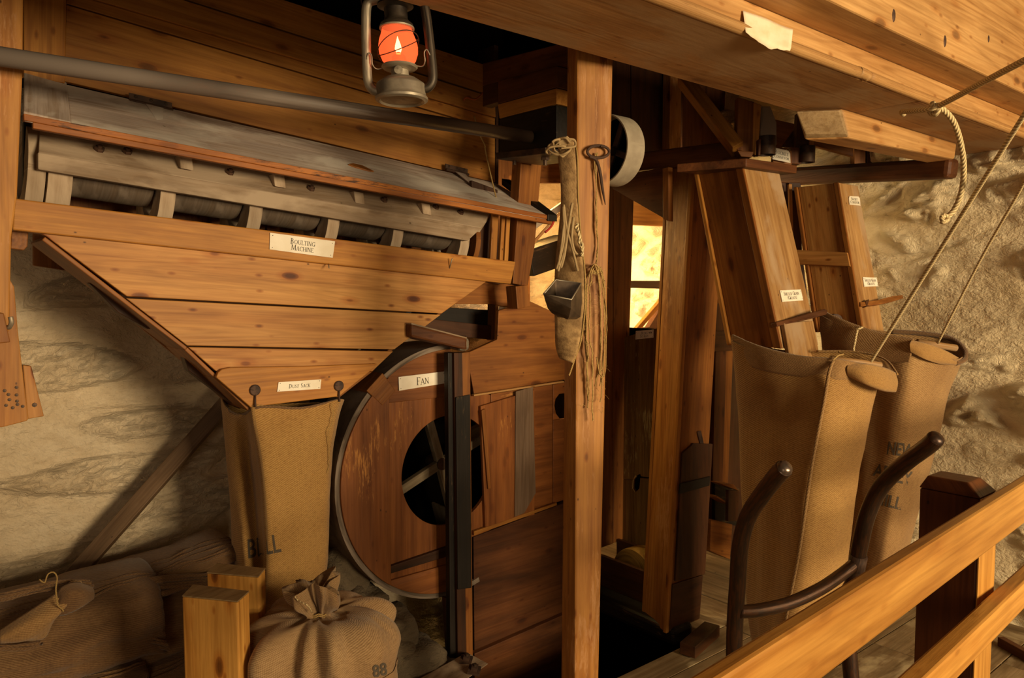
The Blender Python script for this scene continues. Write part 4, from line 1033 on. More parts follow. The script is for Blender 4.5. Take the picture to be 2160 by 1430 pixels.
# thin post with cap bar in front of the fan
t = thing('strut_post', PY(978, 1400, 2.50), 'thin blackened post standing in front of the fan housing under a short rounded bar', 'post')
slabY('post_half', [(945, 744), (959, 744), (966, 1388), (950, 1388)], 2.505, .03, M['black'], t)
slabY('post_half', [(958, 744), (976, 744), (987, 1392), (966, 1392)], 2.49, .05, M['dark'], t)
slabY('post_half', [(975, 744), (992, 742), (998, 1395), (984, 1395)], 2.488, .045, M['brown'], t)
slabY('tarred_face', [(962, 838), (992, 832), (995, 1240), (966, 1244)], 2.482, .006, M['black'], t, label='blackened scorched face')
a0_, a1_ = PY(868, 712, 2.46), PY(985, 741, 2.46)
t2 = thing('cap_bar', a1_, 'short floury bar with a rounded worn end resting on the thin post', 'bar')
dz = V((0, 0, .052)); dy = V((0, .115, 0)); dx = V((.05, 0, -.004))
lp_ = [a0_, a1_, a1_+V((.012, .022, .006)), a1_+dy+V((.02, 0, .004)), a0_+dy]
hexa('bar_body', [p+V((0, 0, .002)) for p in lp_], [p+dz for p in lp_], M['redbrown'], t2, grain=(1, 0, 0), bevel=.009)
hexa('floury_top', [p+dz+V((0, 0, -.002)) for p in lp_], [p+dz+V((0, 0, .004)) for p in lp_], M['greyboard'], t2, grain=(1, 0, 0), bevel=.002)
beam('tin_wrap', a1_+V((-.005, .008, .027)), a1_+V((.012, .11, .03)), .05, .056, M['tin'], t2, bevel=.016)

# pale ledge with square bolts
ld = thing('sill_ledge', PZ(930, 1415, .0), 'pale worn sill timber with two square bolts at the foot of the thin post', 'timber')
hexa('sill', [PZ(x, y_, -.06) for x, y_ in ((868, 1440), (985, 1376), (1030, 1400), (925, 1475))], [PZ(x, y_, .02) for x, y_ in ((868, 1440), (985, 1376), (1030, 1400), (925, 1475))], M['greyboard'], ld, grain=(1, .2, 0))
for px, py, rz in ((983, 1386, .4), (1000, 1408, .2)):
    p = PZ(px, py+8, .021)
    w_ = lathe('square_washer', [(0, 0), (.034, 0), (.034, .010), (0, .010)], p, M['rust'], ld, axis=(0, -.25, 1), seg=4, smooth=False)
    lathe('nut', [(0, .01), (.017, .01), (.017, .026), (0, .026)], p, M['rust'], w_, axis=(0, -.25, 1), seg=4, smooth=False)
    lathe('bolt_end', [(0, .026), (.008, .026), (.007, .034), (0, .035)], p, M['iron'], w_, axis=(0, -.25, 1), seg=12)

# ================================================================== BRACE, RUBBLE
M['brace'] = wood('wood_brace', '#7d6146', '#54402c', .2, ring=.3, stain=.4)
t = beam('diagonal_brace', PD(140, 1232, 2.70), PD(497, 828, 3.08), .058, .05, M['brace'], up=FW)
tag(t, 'dark weathered diagonal brace leaning against the plaster left of the dust sack', 'brace')
def lump(name, c, r, mat, seed, rough_=.18):
    bm = bmesh.new(); bmesh.ops.create_icosphere(bm, subdivisions=4, radius=1)
    vs = []; 
    for v in bm.verts:
        n = v.co.normalized(); k = 1+rough_*noise.noise(n*1.7+V((seed, 0, 0)))*1.6+rough_*.5*noise.noise(n*5+V((0, seed, 0)))
        b = max(abs(n.x), abs(n.y), abs(n.z)); vs.append(V(c)+V((n.x*r[0], n.y*r[1], n.z*r[2]))*(k*(.6+.4/b**.8)))
    fs = [[v.index for v in f.verts] for f in bm.faces]; bm.free()
    return finish(name, vs, fs, mat, None, [v*1.5 for v in vs], smooth=True)
rub = thing('rubble_stub', PD(770, 1330, 2.95), 'grey rubble stonework stub low behind the tied sack under the fan', 'stonework')
for i, (px, py, d, r) in enumerate(((722, 1215, 3.0, (.10, .10, .13)), (745, 1290, 2.95, (.13, .12, .10)), (800, 1330, 2.95, (.14, .14, .09)), (770, 1400, 2.9, (.20, .18, .14)), (850, 1400, 2.95, (.16, .16, .10)))):
    o = lump('stone', PD(px, py, d), r, M['stone'], i*3.3)
    loc = o.location.copy(); o.parent = rub; o.location = loc-rub.location
t = slabY('foot_peg', [(940, 1262), (952, 1262), (948, 1384)], 2.56, .03, M['redbrown']); tag(t, 'thin tapering wooden wedge in the dark below the fan housing', 'wedge')

# ================================================================== COLUMNS AND TRUNKS
# trunk A just behind the main post
t = thing('flat_trunking', PY(1290, 1150, 2.66), 'flat boarded grain trunk just right behind the main post', 'trunk')
slabY('front_board', [(1240, 330), (1293, 330), (1293, 1147), (1240, 1165)], 2.66, .02, M['brown'], t, grain=(0, 0, 1))
slabY('front_board', [(1294, 330), (1340, 330), (1314, 1137), (1294, 1146)], 2.66, .02, M['brown'], t, grain=(0, 0, 1))
# dark triangular bracket board
t = thing('bracket_board', PX(1400, 465, 2.66), 'dark triangular board hanging from the dark cross beam right of the white pulley', 'board')
slabX('board', [(1292, 372), (1409, 352), (1409, 466), (1292, 398)], 2.66, .02, M['redbrown'], t, grain=(0, -1, 0))
slabX('edge_strip', [(1397, 355), (1410, 352), (1411, 467), (1398, 462)], 2.645, .03, M['brown'], t)
# worn side panel with slot hole and bin
t = thing('worn_panel', PX(1340, 1140, 2.95), 'upright scuffed panel with a small slot hole between the trunks', 'panel')
slabX('panel_board', [(1300, 716), (1392, 690), (1392, 1010), (1352, 1005), (1350, 1000), (1340, 1003), (1336, 1012), (1300, 1010)], 2.95, .02, wood('scuffed_panel', '#8f6a35', '#6b4a22', .2, stain=.3, wear='#a8905a', wearamt=.1), t, grain=(0, 0, 1))
slabX('panel_board', [(1300, 1011), (1335, 1012), (1334, 1030), (1340, 1038), (1348, 1030), (1350, 1008), (1372, 1010), (1366, 1168), (1316, 1140), (1300, 1132)], 2.95, .02, bpy.data.materials['scuffed_panel'], t, grain=(0, 0, 1))
nameplate(t, [(1342, 698), (1379, 695), (1379, 712), (1341, 716)], lambda x, y_: PX(x, y_, 2.945), ['Husks', 'ToKiln'.replace('K', ' K')], th=.8, arrow=(.74, .35, .5))
box('slot_light_block', 3.0, 3.01, 2.3, 2.8, .2, 1.3, M['shadeblack'], t)  # added black board keeping light out of the slot hole
t = thing('elevator_boot', PX(1320, 1250, 2.7), 'open wooden bin with a round wheel in it, low behind the main post', 'bin')
a, b = PX(1262, 1158, 2.66), PX(1361, 1206, 2.66); zt2 = b.z
box('near_side', 2.66, 2.68, b.y, a.y+.1, .0, zt2, M['dark'], t, grain=(0, 1, 0))  # bin boards in darker wood to paint the shade they stand in
box('far_side', 2.90, 2.92, b.y+.01, a.y+.1, .0, zt2+.0, M['dark'], t, grain=(0, 1, 0))
box('end_board', 2.68, 2.9, b.y+.002, b.y+.02, .0, zt2-.01, M['dark'], t, grain=(1, 0, 0))
box('bottom_board', 2.68, 2.9, b.y+.021, a.y+.1, .0, .02, M['dark'], t, grain=(0, 1, 0))
M['wheel'] = simple('wheel_wood', '#b8934a', .6, 0, 60, .3, varcol='#8a6a30')
lathe('boot_wheel', [(0, -.05), (.125, -.05), (.128, -.03), (.128, .03), (.125, .05), (0, .05)], (2.80, b.y+.16, zt2-.085), M['wheel'], t, axis=(1, 0, 0), seg=40)
# column B
t = thing('tall_trunk', (2.70, 2.2, 0), 'tall boxed wooden trunk standing on a sill right of the main post', 'trunk')
cb_ = PZ(1405, 1335, .03); lb_ = PZ(1357, 1298, .03); rb_ = PZ(1474, 1307, .03)
ct_ = PD(1462, 330, 3.42); lt_ = PD(1409, 330, 3.56); rt_ = PD(1532, 330, 3.56)
bb_ = lb_+rb_-cb_; btp = lt_+rt_-ct_
def lerp3(a, b, u): return a+(b-a)*u
e_ = .018
# left (wide) boards, right board split with dark patch
hexa('left_board', [cb_, lb_, lerp3(lb_, bb_, .1), lerp3(cb_, rb_, .1)], [ct_, lt_, lerp3(lt_, btp, .1), lerp3(ct_, rt_, .1)], M['post'], t)
hexa('right_board', [lerp3(cb_, rb_, .1), rb_, lerp3(rb_, bb_, .1), lerp3(cb_, lb_, .1)], [lerp3(ct_, rt_, .1), rt_, lerp3(rt_, btp, .1), lerp3(ct_, lt_, .1)], M['brown'], t)
hexa('corner_bead', [cb_+V((-.006, -.006, 0)), cb_+V((.014, -.006, 0)), cb_+V((.014, .014, 0)), cb_+V((-.006, .014, 0))], [ct_+V((-.006, -.006, 0)), ct_+V((.014, -.006, 0)), ct_+V((.014, .014, 0)), ct_+V((-.006, .014, 0))], M['panel'], t)
hexa('corner_bead', [lb_+V((-.006, -.012, 0)), lb_+V((.01, -.012, 0)), lb_+V((.01, .006, 0)), lb_+V((-.006, .006, 0))], [lt_+V((-.006, -.012, 0)), lt_+V((.01, -.012, 0)), lt_+V((.01, .006, 0)), lt_+V((-.006, .006, 0))], M['panel'], t)
hexa('back_board', [lb_, bb_, rb_, lerp3(rb_, bb_, .5)], [lt_, btp, rt_, lerp3(rt_, btp, .5)], M['brown'], t)
nB = (rb_-cb_).cross(ct_-cb_).normalized(); nB = nB if nB.dot(CAM-cb_) > 0 else -nB
def BPl(px, py, off=0): return PP(px, py, cb_+nB*off, nB)
prism('dark_hatch', [BPl(1436, 955, .003), BPl(1456, 938, .003), BPl(1458, 934, .003), BPl(1500, 936, .003), BPl(1484, 1210, .003), BPl(1421, 1225, .003)], nB*.010, M['dark'], t, grain=(0, 0, 1), label='blackened hatch board')
prism('dark_hatch', [BPl(1416, 1232, .003), BPl(1480, 1212, .003), BPl(1473, 1304, .003), BPl(1410, 1330, .003)], nB*.008, M['dark'], t, grain=(1, 0, 0))
prism('hatch_batten', [BPl(1432, 1020, .013), BPl(1496, 1004, .013), BPl(1494, 1024, .013), BPl(1430, 1042, .013)], nB*.008, M['black'], t)
prism('tin_tab', [BPl(1470, 910, .006), BPl(1478, 908, .012), BPl(1484, 936, .004), BPl(1477, 940, .004)], nB*.003, M['rust'], t)
# sill under the trunk
t = beam('floor_sill', (2.60, 1.985, .012), (2.60, 3.1, .012), .13, .075, M['black'], bevel=.02); tag(t, 'dark rounded sill timber on the floor under the tall trunk', 'timber')
t = beam('sill_offcut', PZ(1450, 1372, .03), PZ(1502, 1326, .03), .07, .05, M['dark']); tag(t, 'short dark offcut lying on the floor beside the tall trunk', 'timber')
# board panels right of the trunk
t = thing('cabinet_side', PY(1500, 1150, 2.5), 'reddish boarded side standing back in the shade between the tall trunk and the hanging sacks', 'panel')
slabY('upright_board', [(1478, 520), (1540, 540), (1512, 1150), (1470, 1150)], 2.44, .02, M['panel'], t, grain=(0, 0, 1))
slabY('upright_board', [(1512, 640), (1536, 640), (1520, 1165), (1500, 1158)], 2.40, .02, M['redbrown'], t, grain=(0, 0, 1))
slabY('upright_board', [(1530, 700), (1548, 700), (1536, 1020), (1520, 1030)], 2.42, .02, M['brown'], t, grain=(0, 0, 1))
slabY('upright_board', [(1546, 700), (1568, 700), (1566, 1215), (1530, 1200)], 2.47, .02, M['dark'], t, grain=(0, 0, 1))
slabY('cross_board', [(1500, 700), (1550, 696), (1550, 740), (1500, 742)], 2.39, .02, M['redbrown'], t, grain=(1, 0, 0))
t = thing('small_open_box', PY(1530, 1160, 2.3), 'small open wooden box low between the tall trunk and the hand truck', 'box')
slabY('top_shelf', [(1514, 1018), (1560, 1036), (1548, 1022), (1530, 1020)], 2.28, .07, M['brown'], t)
slabY('middle_shelf', [(1512, 1045), (1540, 1062), (1540, 1066), (1512, 1050)], 2.30, .07, M['brown'], t)
slabY('side', [(1537, 1034), (1560, 1036), (1556, 1100), (1536, 1100)], 2.28, .02, M['dark'], t)
slabY('back', [(1508, 1020), (1560, 1030), (1556, 1110), (1508, 1100)], 2.37, .02, M['black'], t)
slabY('block', [(1500, 1096), (1545, 1106), (1540, 1180), (1498, 1162)], 2.30, .08, M['brown'], t)
# back panelling above the pulley
t = thing('back_partition', PY(1450, 350, 2.72), 'dark plank partition behind the white pulley under the ceiling', 'partition')
for i, (xa, xb) in enumerate(((1200, 1330), (1332, 1412), (1440, 1530), (1532, 1640))):
    slabY('plank', [(xa, -40), (xb, -20), (xb, 392 if i == 0 else 352), (xa, 392 if i == 0 else 352)], 2.72, .022, M['dark'] if i < 2 else M['redbrown'], t, grain=(0, 0, 1))
slabY('upright', [(1414, 150), (1437, 150), (1436, 318), (1412, 318)], 2.66, .05, M['post'], t, grain=(0, 0, 1))
# dark cross beam left to head box
A, B = PD(1300, 348, 3.75), PD(1570, 318, 3.18)
t = beam('cross_beam', A, B, .05, .085, M['redbrown'], bevel=.006); tag(t, 'dark red-brown cross beam running from the white pulley to the chute head', 'beam')
t = beam('diagonal_strut', PD(1440, 165, 3.35), PD(1556, 316, 3.15), .05, .075, M['panel'], up=FW); tag(t, 'square diagonal strut rising left from the chute head under the ceiling beam', 'strut')

# ------------------------------------------------------------------ chute 1
def chute(root, c0, c1, uo, vo, mats, split=None):
    """box section leaning chute: c0 top near corner, c1 lower near corner, uo and vo the widths"""
    U_ = V((1, 0, 0)); Y_ = V((0, 1, 0)); t_ = .018
    hexa('front_board', [c1, c1+U_*uo, c1+U_*uo+Y_*t_, c1+Y_*t_], [c0, c0+U_*uo, c0+U_*uo+Y_*t_, c0+Y_*t_], mats[0], root)
    hexa('side_board', [c1+Y_*(t_+.001), c1+Y_*vo, c1+Y_*vo+U_*t_, c1+Y_*(t_+.001)+U_*t_], [c0+Y_*(t_+.001), c0+Y_*vo, c0+Y_*vo+U_*t_, c0+Y_*(t_+.001)+U_*t_], mats[1], root)
    hexa('side_board', [c1+U_*(uo-t_)+Y_*(t_+.001), c1+U_*uo+Y_*(t_+.001), c1+U_*uo+Y_*vo, c1+U_*(uo-t_)+Y_*vo], [c0+U_*(uo-t_)+Y_*(t_+.001), c0+U_*uo+Y_*(t_+.001), c0+U_*uo+Y_*vo, c0+U_*(uo-t_)+Y_*vo], mats[1], root)
    hexa('back_board', [c1+Y_*(vo+.001)-U_*.012, c1+U_*uo+Y_*(vo+.001), c1+U_*uo+Y_*(vo+t_), c1+Y_*(vo+t_)-U_*.012], [c0+Y_*(vo+.001)-U_*.012, c0+U_*uo+Y_*(vo+.001), c0+U_*uo+Y_*(vo+t_), c0+Y_*(vo+t_)-U_*.012], mats[2], root)
c0, c1 = PD(1568, 350, 3.06), PD(1650, 735, 2.80)
ch1 = thing('grain_chute', (c1.x+.12, c1.y+.1, c1.z), 'wide leaning wooden grain chute emptying into the nearer hanging sack', 'chute')
chute(ch1, c0, c1, .262, .215, (M['chute'], M['brown'], M['panel']))
hexa('edge_strip', [c1+V((-.014, -.004, 0)), c1+V((-.001, -.004, 0)), c1+V((-.001, .030, 0)), c1+V((-.014, .030, 0))], [c0+V((-.014, -.004, 0)), c0+V((-.001, -.004, 0)), c0+V((-.001, .030, 0)), c0+V((-.014, .030, 0))], M['brown'], ch1)
dn = (c0-c1).normalized(); nC = V((1, 0, 0)).cross(dn).normalized(); nC = nC if nC.dot(CAM-c1) > 0 else -nC
def C1(px, py, off=.0): return PP(px, py, c1+nC*off, nC)
prism('spout_board', [C1(1646, 684, .004), C1(1708, 679, .004), C1(1724, 768, .004), C1(1660, 768, .004)], nC*.016, M['chute'], ch1, grain=dn)
nameplate(ch1, [(1644, 613), (1688, 611), (1693, 634), (1649, 637)], lambda x, y_: C1(x, y_, .001), ['Shelled Grain', '(Groats)'], th=.85)
sl = thing('chute_slide', C1(1665, 680, .02), 'dark wooden slide handle sticking out of the nearer chute', 'handle')
prism('slide_blade', [C1(1637, 679, .012), C1(1662, 673, .02), C1(1710, 659, .04), C1(1740, 651, .05), C1(1746, 655, .052), C1(1744, 663, .052), C1(1700, 674, .04), C1(1640, 688, .014)], nC*-.025, M['redbrown'], sl, grain=(1, 0, 0), bevel=.003)
# ledge on the chute head, head box, tubes, sign
hd = thing('spout_frame', PD(1610, 370, 3.0), 'wooden chute head with ledge board and two dark curved spouts under the ceiling beam', 'chute head')
l0, l1 = PD(1574, 352, 3.0), PD(1681, 366, 3.22)
hexa('ledge_board', [l0+V((0, 0, -.0)), l1, l1+V((-.03, .22, 0)), l0+V((-.10, .26, 0))], [p+V((0, 0, .034)) for p in (l0, l1, l1+V((-.03, .22, 0)), l0+V((-.10, .26, 0)))], M['redbrown'], hd, grain=(1, 0, 0), bevel=.004)
slab1 = lambda nm, pix, d, th, mat, **k: prism(nm, [PD(x, y_, d) for x, y_ in pix], FW*th, mat, hd, **k)
slab1('upright_side', [(1557, 205), (1591, 215), (1588, 324), (1555, 316)], 3.14, .05, M['brown'], grain=(0, 0, 1))
slab1('upright_front', [(1590, 216), (1606, 222), (1599, 328), (1587, 325)], 3.13, .04, M['panel'], grain=(0, 0, 1))
slab1('base_lip', [(1555, 317), (1590, 320), (1586, 332), (1563, 330)], 3.10, .05, M['brown'])
slab1('fabric_flap', [(1604, 224), (1625, 224), (1638, 258), (1638, 306), (1604, 300)], 3.22, .03, M['greydark'], grain=(0, 0, 1))
lathe('curved_spout', [(.030, -.0), (.035, 0), (.035, .075), (.030, .075)], PD(1617, 327, 3.14), M['iron'], hd, seg=28, closed=True)
slab1('spout_cheek', [(1600, 294), (1606, 292), (1604, 328), (1599, 328)], 3.09, .03, M['redbrown'])
lathe('curved_spout', [(.028, -.0), (.033, 0), (.033, .070), (.028, .070)], PD(1702, 343, 3.34), M['iron'], hd, seg=28, closed=True)
slab1('spout_box', [(1668, 310), (1690, 312), (1690, 346), (1668, 345)], 3.34, .06, M['redbrown'])
slab1('upright_back', [(1683, 238), (1712, 244), (1707, 314), (1678, 312)], 3.4, .04, M['dark'], grain=(0, 0, 1))
slab1('upright_back', [(1711, 240), (1724, 240), (1716, 312), (1706, 312)], 3.39, .04, M['post'], grain=(0, 0, 1))
slab1('gusset', [(1682, 264), (1680, 312), (1650, 310)], 3.45, .02, M['dark'])
slab1('sign_rail', [(1634, 310), (1670, 318), (1670, 352), (1630, 345)], 3.30, .03, M['brown'])
nameplate(hd, [(1631, 311), (1666, 319), (1667, 344), (1629, 336)], lambda x, y_: PD(x, y_, 3.275), ['Bucket', 'Conveyor'], th=.85, notch=True)
# timbers at the back right of the head
t = thing('mortised_beam', PD(1760, 330, 4.0), 'reddish beam with a square mortise behind the pale bearer block', 'beam')
p_ = [PD(x, y_, 4.15) for x, y_ in ((1715, 290), (1830, 302), (1856, 318), (1856, 352), (1715, 352))]
prism('beam', p_, FW*.1, M['redbrown'], t, grain=(1, -1, 0))
prism('mortise', [PD(x, y_, 4.145) for x, y_ in ((1762, 307), (1785, 307), (1785, 324), (1762, 324))], FW*.004, M['black'], t)
t = thing('upper_boards', PD(1690, 290, 3.8), 'orange-brown boards between the two chute head uprights', 'board')
prism('board', [PD(x, y_, 3.8) for x, y_ in ((1628, 250), (1680, 262), (1800, 292), (1800, 330), (1690, 300), (1628, 330))], FW*.03, M['brown'], t)
t = thing('twin_posts', PD(1840, 330, 3.95), 'pair of short dark upright posts right of the mortised beam', 'post')
for xa, xb, m_ in ((1802, 1826, 'brown'), (1828, 1843, 'dark'), (1845, 1857, 'brown')):
    prism('post', [PD(x, y_, 3.9) for x, y_ in ((xa, 270), (xb, 270), (xb, 352), (xa, 352))], FW*.05, M[m_], t, grain=(0, 0, 1))

# ------------------------------------------------------------------ chute 2
d0, d1 = PD(1769, 385, 3.52), PD(1823, 705, 3.20)
ch2 = thing('narrow_grain_chute', (d1.x+.1, d1.y+.1, d1.z), 'narrow leaning grain chute with a cross batten standing against the plaster wall', 'chute')
chute(ch2, d0, d1, .185, .20, (M['chute'], M['pine'], M['brown']))
hexa('edge_strip', [d1+V((-.014, -.004, 0)), d1+V((-.001, -.004, 0)), d1+V((-.001, .020, 0)), d1+V((-.014, .020, 0))], [d0+V((-.014, -.004, 0)), d0+V((-.001, -.004, 0)), d0+V((-.001, .020, 0)), d0+V((-.014, .020, 0))], M['brown'], ch2)
dn2 = (d0-d1).normalized(); nS = V((0, 1, 0)).cross(dn2).normalized(); nS = nS if nS.dot(CAM-d1) > 0 else -nS
def C2s(px, py, off=0): return PP(px, py, d1+nS*off, nS)
prism('cross_batten', [C2s(1679, 529, .003), C2s(1791, 535, .003), C2s(1797, 564, .003), C2s(1683, 559, .003)], nS*.018, M['pine'], ch2, grain=(0, 1, 0))
nF2 = V((1, 0, 0)).cross(dn2).normalized(); nF2 = nF2 if nF2.dot(CAM-d1) > 0 else -nF2
def C2(px, py, off=0): return PP(px, py, d1+nF2*off, nF2)
nameplate(ch2, [(1789, 414), (1812, 415), (1814, 434), (1791, 432)], lambda x, y_: C2(x, y_, .001), ['Bucket', 'Conveyor'], th=.85, notch=True)
nameplate(ch2, [(1819, 585), (1848, 586), (1851, 604), (1822, 605)], lambda x, y_: C2(x, y_, .001), ['Shelled Grain', '(Groats)'], th=.85)
prism('slide_stop', [C2(1817, 638, .0), C2(1824, 634, .0), C2(1826, 648, .0), C2(1819, 650, .0)], nF2*.02, M['dark'], ch2)
sl = thing('rear_chute_slide', C2(1840, 640, .02), 'pale wooden slide handle sticking out of the narrow rear chute toward the wall', 'handle')
prism('slide_blade', [C2(1815, 637, .01), C2(1850, 633, .03), C2(1885, 624, .05), C2(1904, 622, .06), C2(1906, 629, .06), C2(1880, 637, .05), C2(1850, 643, .03), C2(1816, 646, .012)], nF2*-.02, M['brown'], sl, grain=(1, 0, 0), bevel=.002)
t = lathe('dark_peg', [(0, 0), (.028, 0), (.028, .03), (0, .032)], PD(1757, 676, 3.15), M['rust'], axis=-FW, seg=20); tag(t, 'round dark peg head peeping over the rear hanging sack beside the chutes', 'peg')
t = thing('back_casing', PD(1662, 560, 3.75), 'dark narrow trunk standing back between the two chutes', 'trunk')
prism('board', [PD(x, y_, 3.8) for x, y_ in ((1630, 385), (1664, 385), (1664, 690), (1650, 690))], FW*.03, M['redbrown'], t, grain=(0, 0, 1))
prism('board', [PD(x, y_, 3.78) for x, y_ in ((1664, 385), (1689, 385), (1692, 530), (1720, 760), (1690, 760), (1672, 540))], FW*.03, M['dark'], t, grain=(0, 0, 1))
prism('edge', [PD(x, y_, 3.74) for x, y_ in ((1664, 388), (1671, 388), (1675, 540), (1668, 540))], FW*.02, M['panel'], t, grain=(0, 0, 1))

# ================================================================== HANGING SACKS
def PDl(l): return [PD(*a) for a in l]
# nearer sack: L back-left, front seam, ridge, right, lobe, back
def fold1(p, s, u): return .006*noise.noise(V((u*9, s*1.6, 1)))+.003*noise.noise(p*14)+.004*noise.noise(V((u*22, s*4, 5)))
secs = [
 PDl([(1543, 718, 2.80), (1600, 742, 2.66), (1680, 760, 2.55), (1755, 766, 2.48), (1820, 775, 2.50), (1862, 790, 2.52), (1890, 792, 2.60), (1868, 762, 2.70), (1800, 742, 2.80), (1730, 742, 2.86), (1650, 738, 2.92), (1580, 722, 2.90)]),
 PDl([(1549, 770, 2.80), (1605, 800, 2.64), (1680, 808, 2.53), (1745, 806, 2.45), (1795, 800, 2.47), (1838, 812, 2.52), (1852, 806, 2.60), (1830, 796, 2.70), (1790, 790, 2.80), (1730, 790, 2.86), (1650, 785, 2.92), (1580, 775, 2.90)]),
 PDl([(1558, 860, 2.80), (1610, 880, 2.65), (1670, 885, 2.54), (1733, 885, 2.44), (1782, 880, 2.47), (1830, 870, 2.53), (1838, 862, 2.62), (1820, 862, 2.72), (1780, 860, 2.80), (1720, 860, 2.86), (1650, 860, 2.92), (1590, 860, 2.90)]),
 PDl([(1563, 1000, 2.82), (1600, 1010, 2.68), (1655, 1015, 2.55), (1708, 1015, 2.45), (1760, 1010, 2.46), (1805, 1000, 2.54), (1812, 990, 2.63), (1795, 990, 2.72), (1760, 990, 2.80), (1700, 990, 2.86), (1640, 990, 2.90), (1590, 990, 2.90)]),
 PDl([(1570, 1150, 2.84), (1600, 1155, 2.70), (1645, 1160, 2.57), (1686, 1160, 2.46), (1740, 1155, 2.46), (1788, 1140, 2.54), (1792, 1130, 2.64), (1775, 1130, 2.74), (1740, 1130, 2.82), (1690, 1130, 2.88), (1640, 1130, 2.92), (1600, 1135, 2.92)]),
 PDl([(1578, 1290, 2.86), (1600, 1300, 2.72), (1630, 1305, 2.60), (1657, 1310, 2.48), (1715, 1300, 2.47), (1768, 1275, 2.55), (1772, 1265, 2.66), (1750, 1265, 2.76), (1715, 1265, 2.84), (1680, 1265, 2.90), (1640, 1270, 2.94), (1605, 1275, 2.94)]),
 PDl([(1590, 1372, 2.88), (1606, 1380, 2.74), (1626, 1390, 2.62), (1646, 1395, 2.52), (1700, 1385, 2.50), (1752, 1365, 2.57), (1756, 1355, 2.68), (1735, 1355, 2.78), (1700, 1355, 2.86), (1670, 1358, 2.90), (1640, 1362, 2.94), (1610, 1368, 2.94)])]
s1 = thing('hanging_sack', PD(1680, 1375, 2.7), 'nearer tall burlap sack hung open by a rope under the wide grain chute', 'sack')
body1 = loft('sack_body', secs, M['burlap'], s1, M_=96, K=80, disp=fold1)
# turned-over lip and lobe
def ribbon(name, rows, mat, parent, n=40, solid=.004, m=None):
    R_ = [catmull(r, n) for r in rows]; k = len(R_)
    if m: 
        R_ = [list(x) for x in zip(*[catmull([R_[i][j] for i in range(k)], m) for j in range(n)])]; k = m
    vs = [p for r in R_ for p in r]; gc = []
    for i in range(k):
        L_ = 0
        for j in range(n):
            if j: L_ += (R_[i][j]-R_[i][j-1]).length
            gc.append(V((L_, i*.012, 0)))
    fs = [[i*n+j, i*n+j+1, (i+1)*n+j+1, (i+1)*n+j] for i in range(k-1) for j in range(n-1)]
    return finish(name, vs, fs, mat, parent, gc, smooth=True, solid=solid)
ribbon('turned_lip', [PDl([(1543, 716, 2.795), (1600, 740, 2.655), (1680, 758, 2.545), (1757, 764, 2.470), (1800, 772, 2.468)]), PDl([(1545, 706, 2.80), (1602, 730, 2.652), (1682, 750, 2.535), (1760, 757, 2.462), (1805, 765, 2.46)]), PDl([(1546, 730, 2.79), (1602, 752, 2.64), (1682, 770, 2.53), (1757, 778, 2.455), (1796, 782, 2.462)]), PDl([(1549, 758, 2.792), (1604, 780, 2.642), (1682, 794, 2.53), (1752, 800, 2.452), (1792, 800, 2.466)])], M['burlap2'], s1, m=14)
ribbon('rolled_lobe', [PDl([(1790, 764, 2.47), (1830, 768, 2.46), (1866, 776, 2.50), (1888, 786, 2.58)]), PDl([(1786, 775, 2.45), (1825, 788, 2.43), (1868, 800, 2.46), (1893, 806, 2.54)]), PDl([(1788, 790, 2.455), (1826, 808, 2.43), (1864, 820, 2.45), (1890, 824, 2.52)]), PDl([(1796, 796, 2.47), (1830, 812, 2.45), (1862, 824, 2.47), (1886, 826, 2.53)])], M['burlap'], s1, n=30, m=16)
tube('seam', [PD(1757, 762, 2.455), PD(1748, 790, 2.44), PD(1738, 850, 2.435), PD(1722, 930, 2.435), PD(1708, 1010, 2.44), PD(1686, 1160, 2.45), PD(1657, 1310, 2.47), PD(1647, 1390, 2.51)], .0055, M['burlap2'], s1, n=80, seg=6)
tube('seam_tail', [PD(1757, 760, 2.45), PD(1768, 750, 2.46), PD(1778, 747, 2.50), PD(1768, 742, 2.52)], .003, M['twine'], s1, n=12, seg=6)
tube('rim_stitching', [PD(1722, 741, 2.84), PD(1790, 741, 2.78), PD(1840, 748, 2.72), PD(1872, 762, 2.66), PD(1893, 790, 2.58)], .004, M['burlap'], s1, n=30, seg=6)
stencil(body1, 'I', [(1789, 1025), (1797, 1025), (1795, 1058), (1787, 1058)]); stencil(body1, 'M', [(1781, 1098), (1793, 1090), (1790, 1140), (1778, 1145)])
stencil(body1, 'I', [(1779, 1165), (1785, 1160), (1783, 1185), (1777, 1188)])
tube('dowel', [PD(1752, 757, 2.50), PD(1857, 771, 2.53)], .012, M['chute'], s1, seg=14)
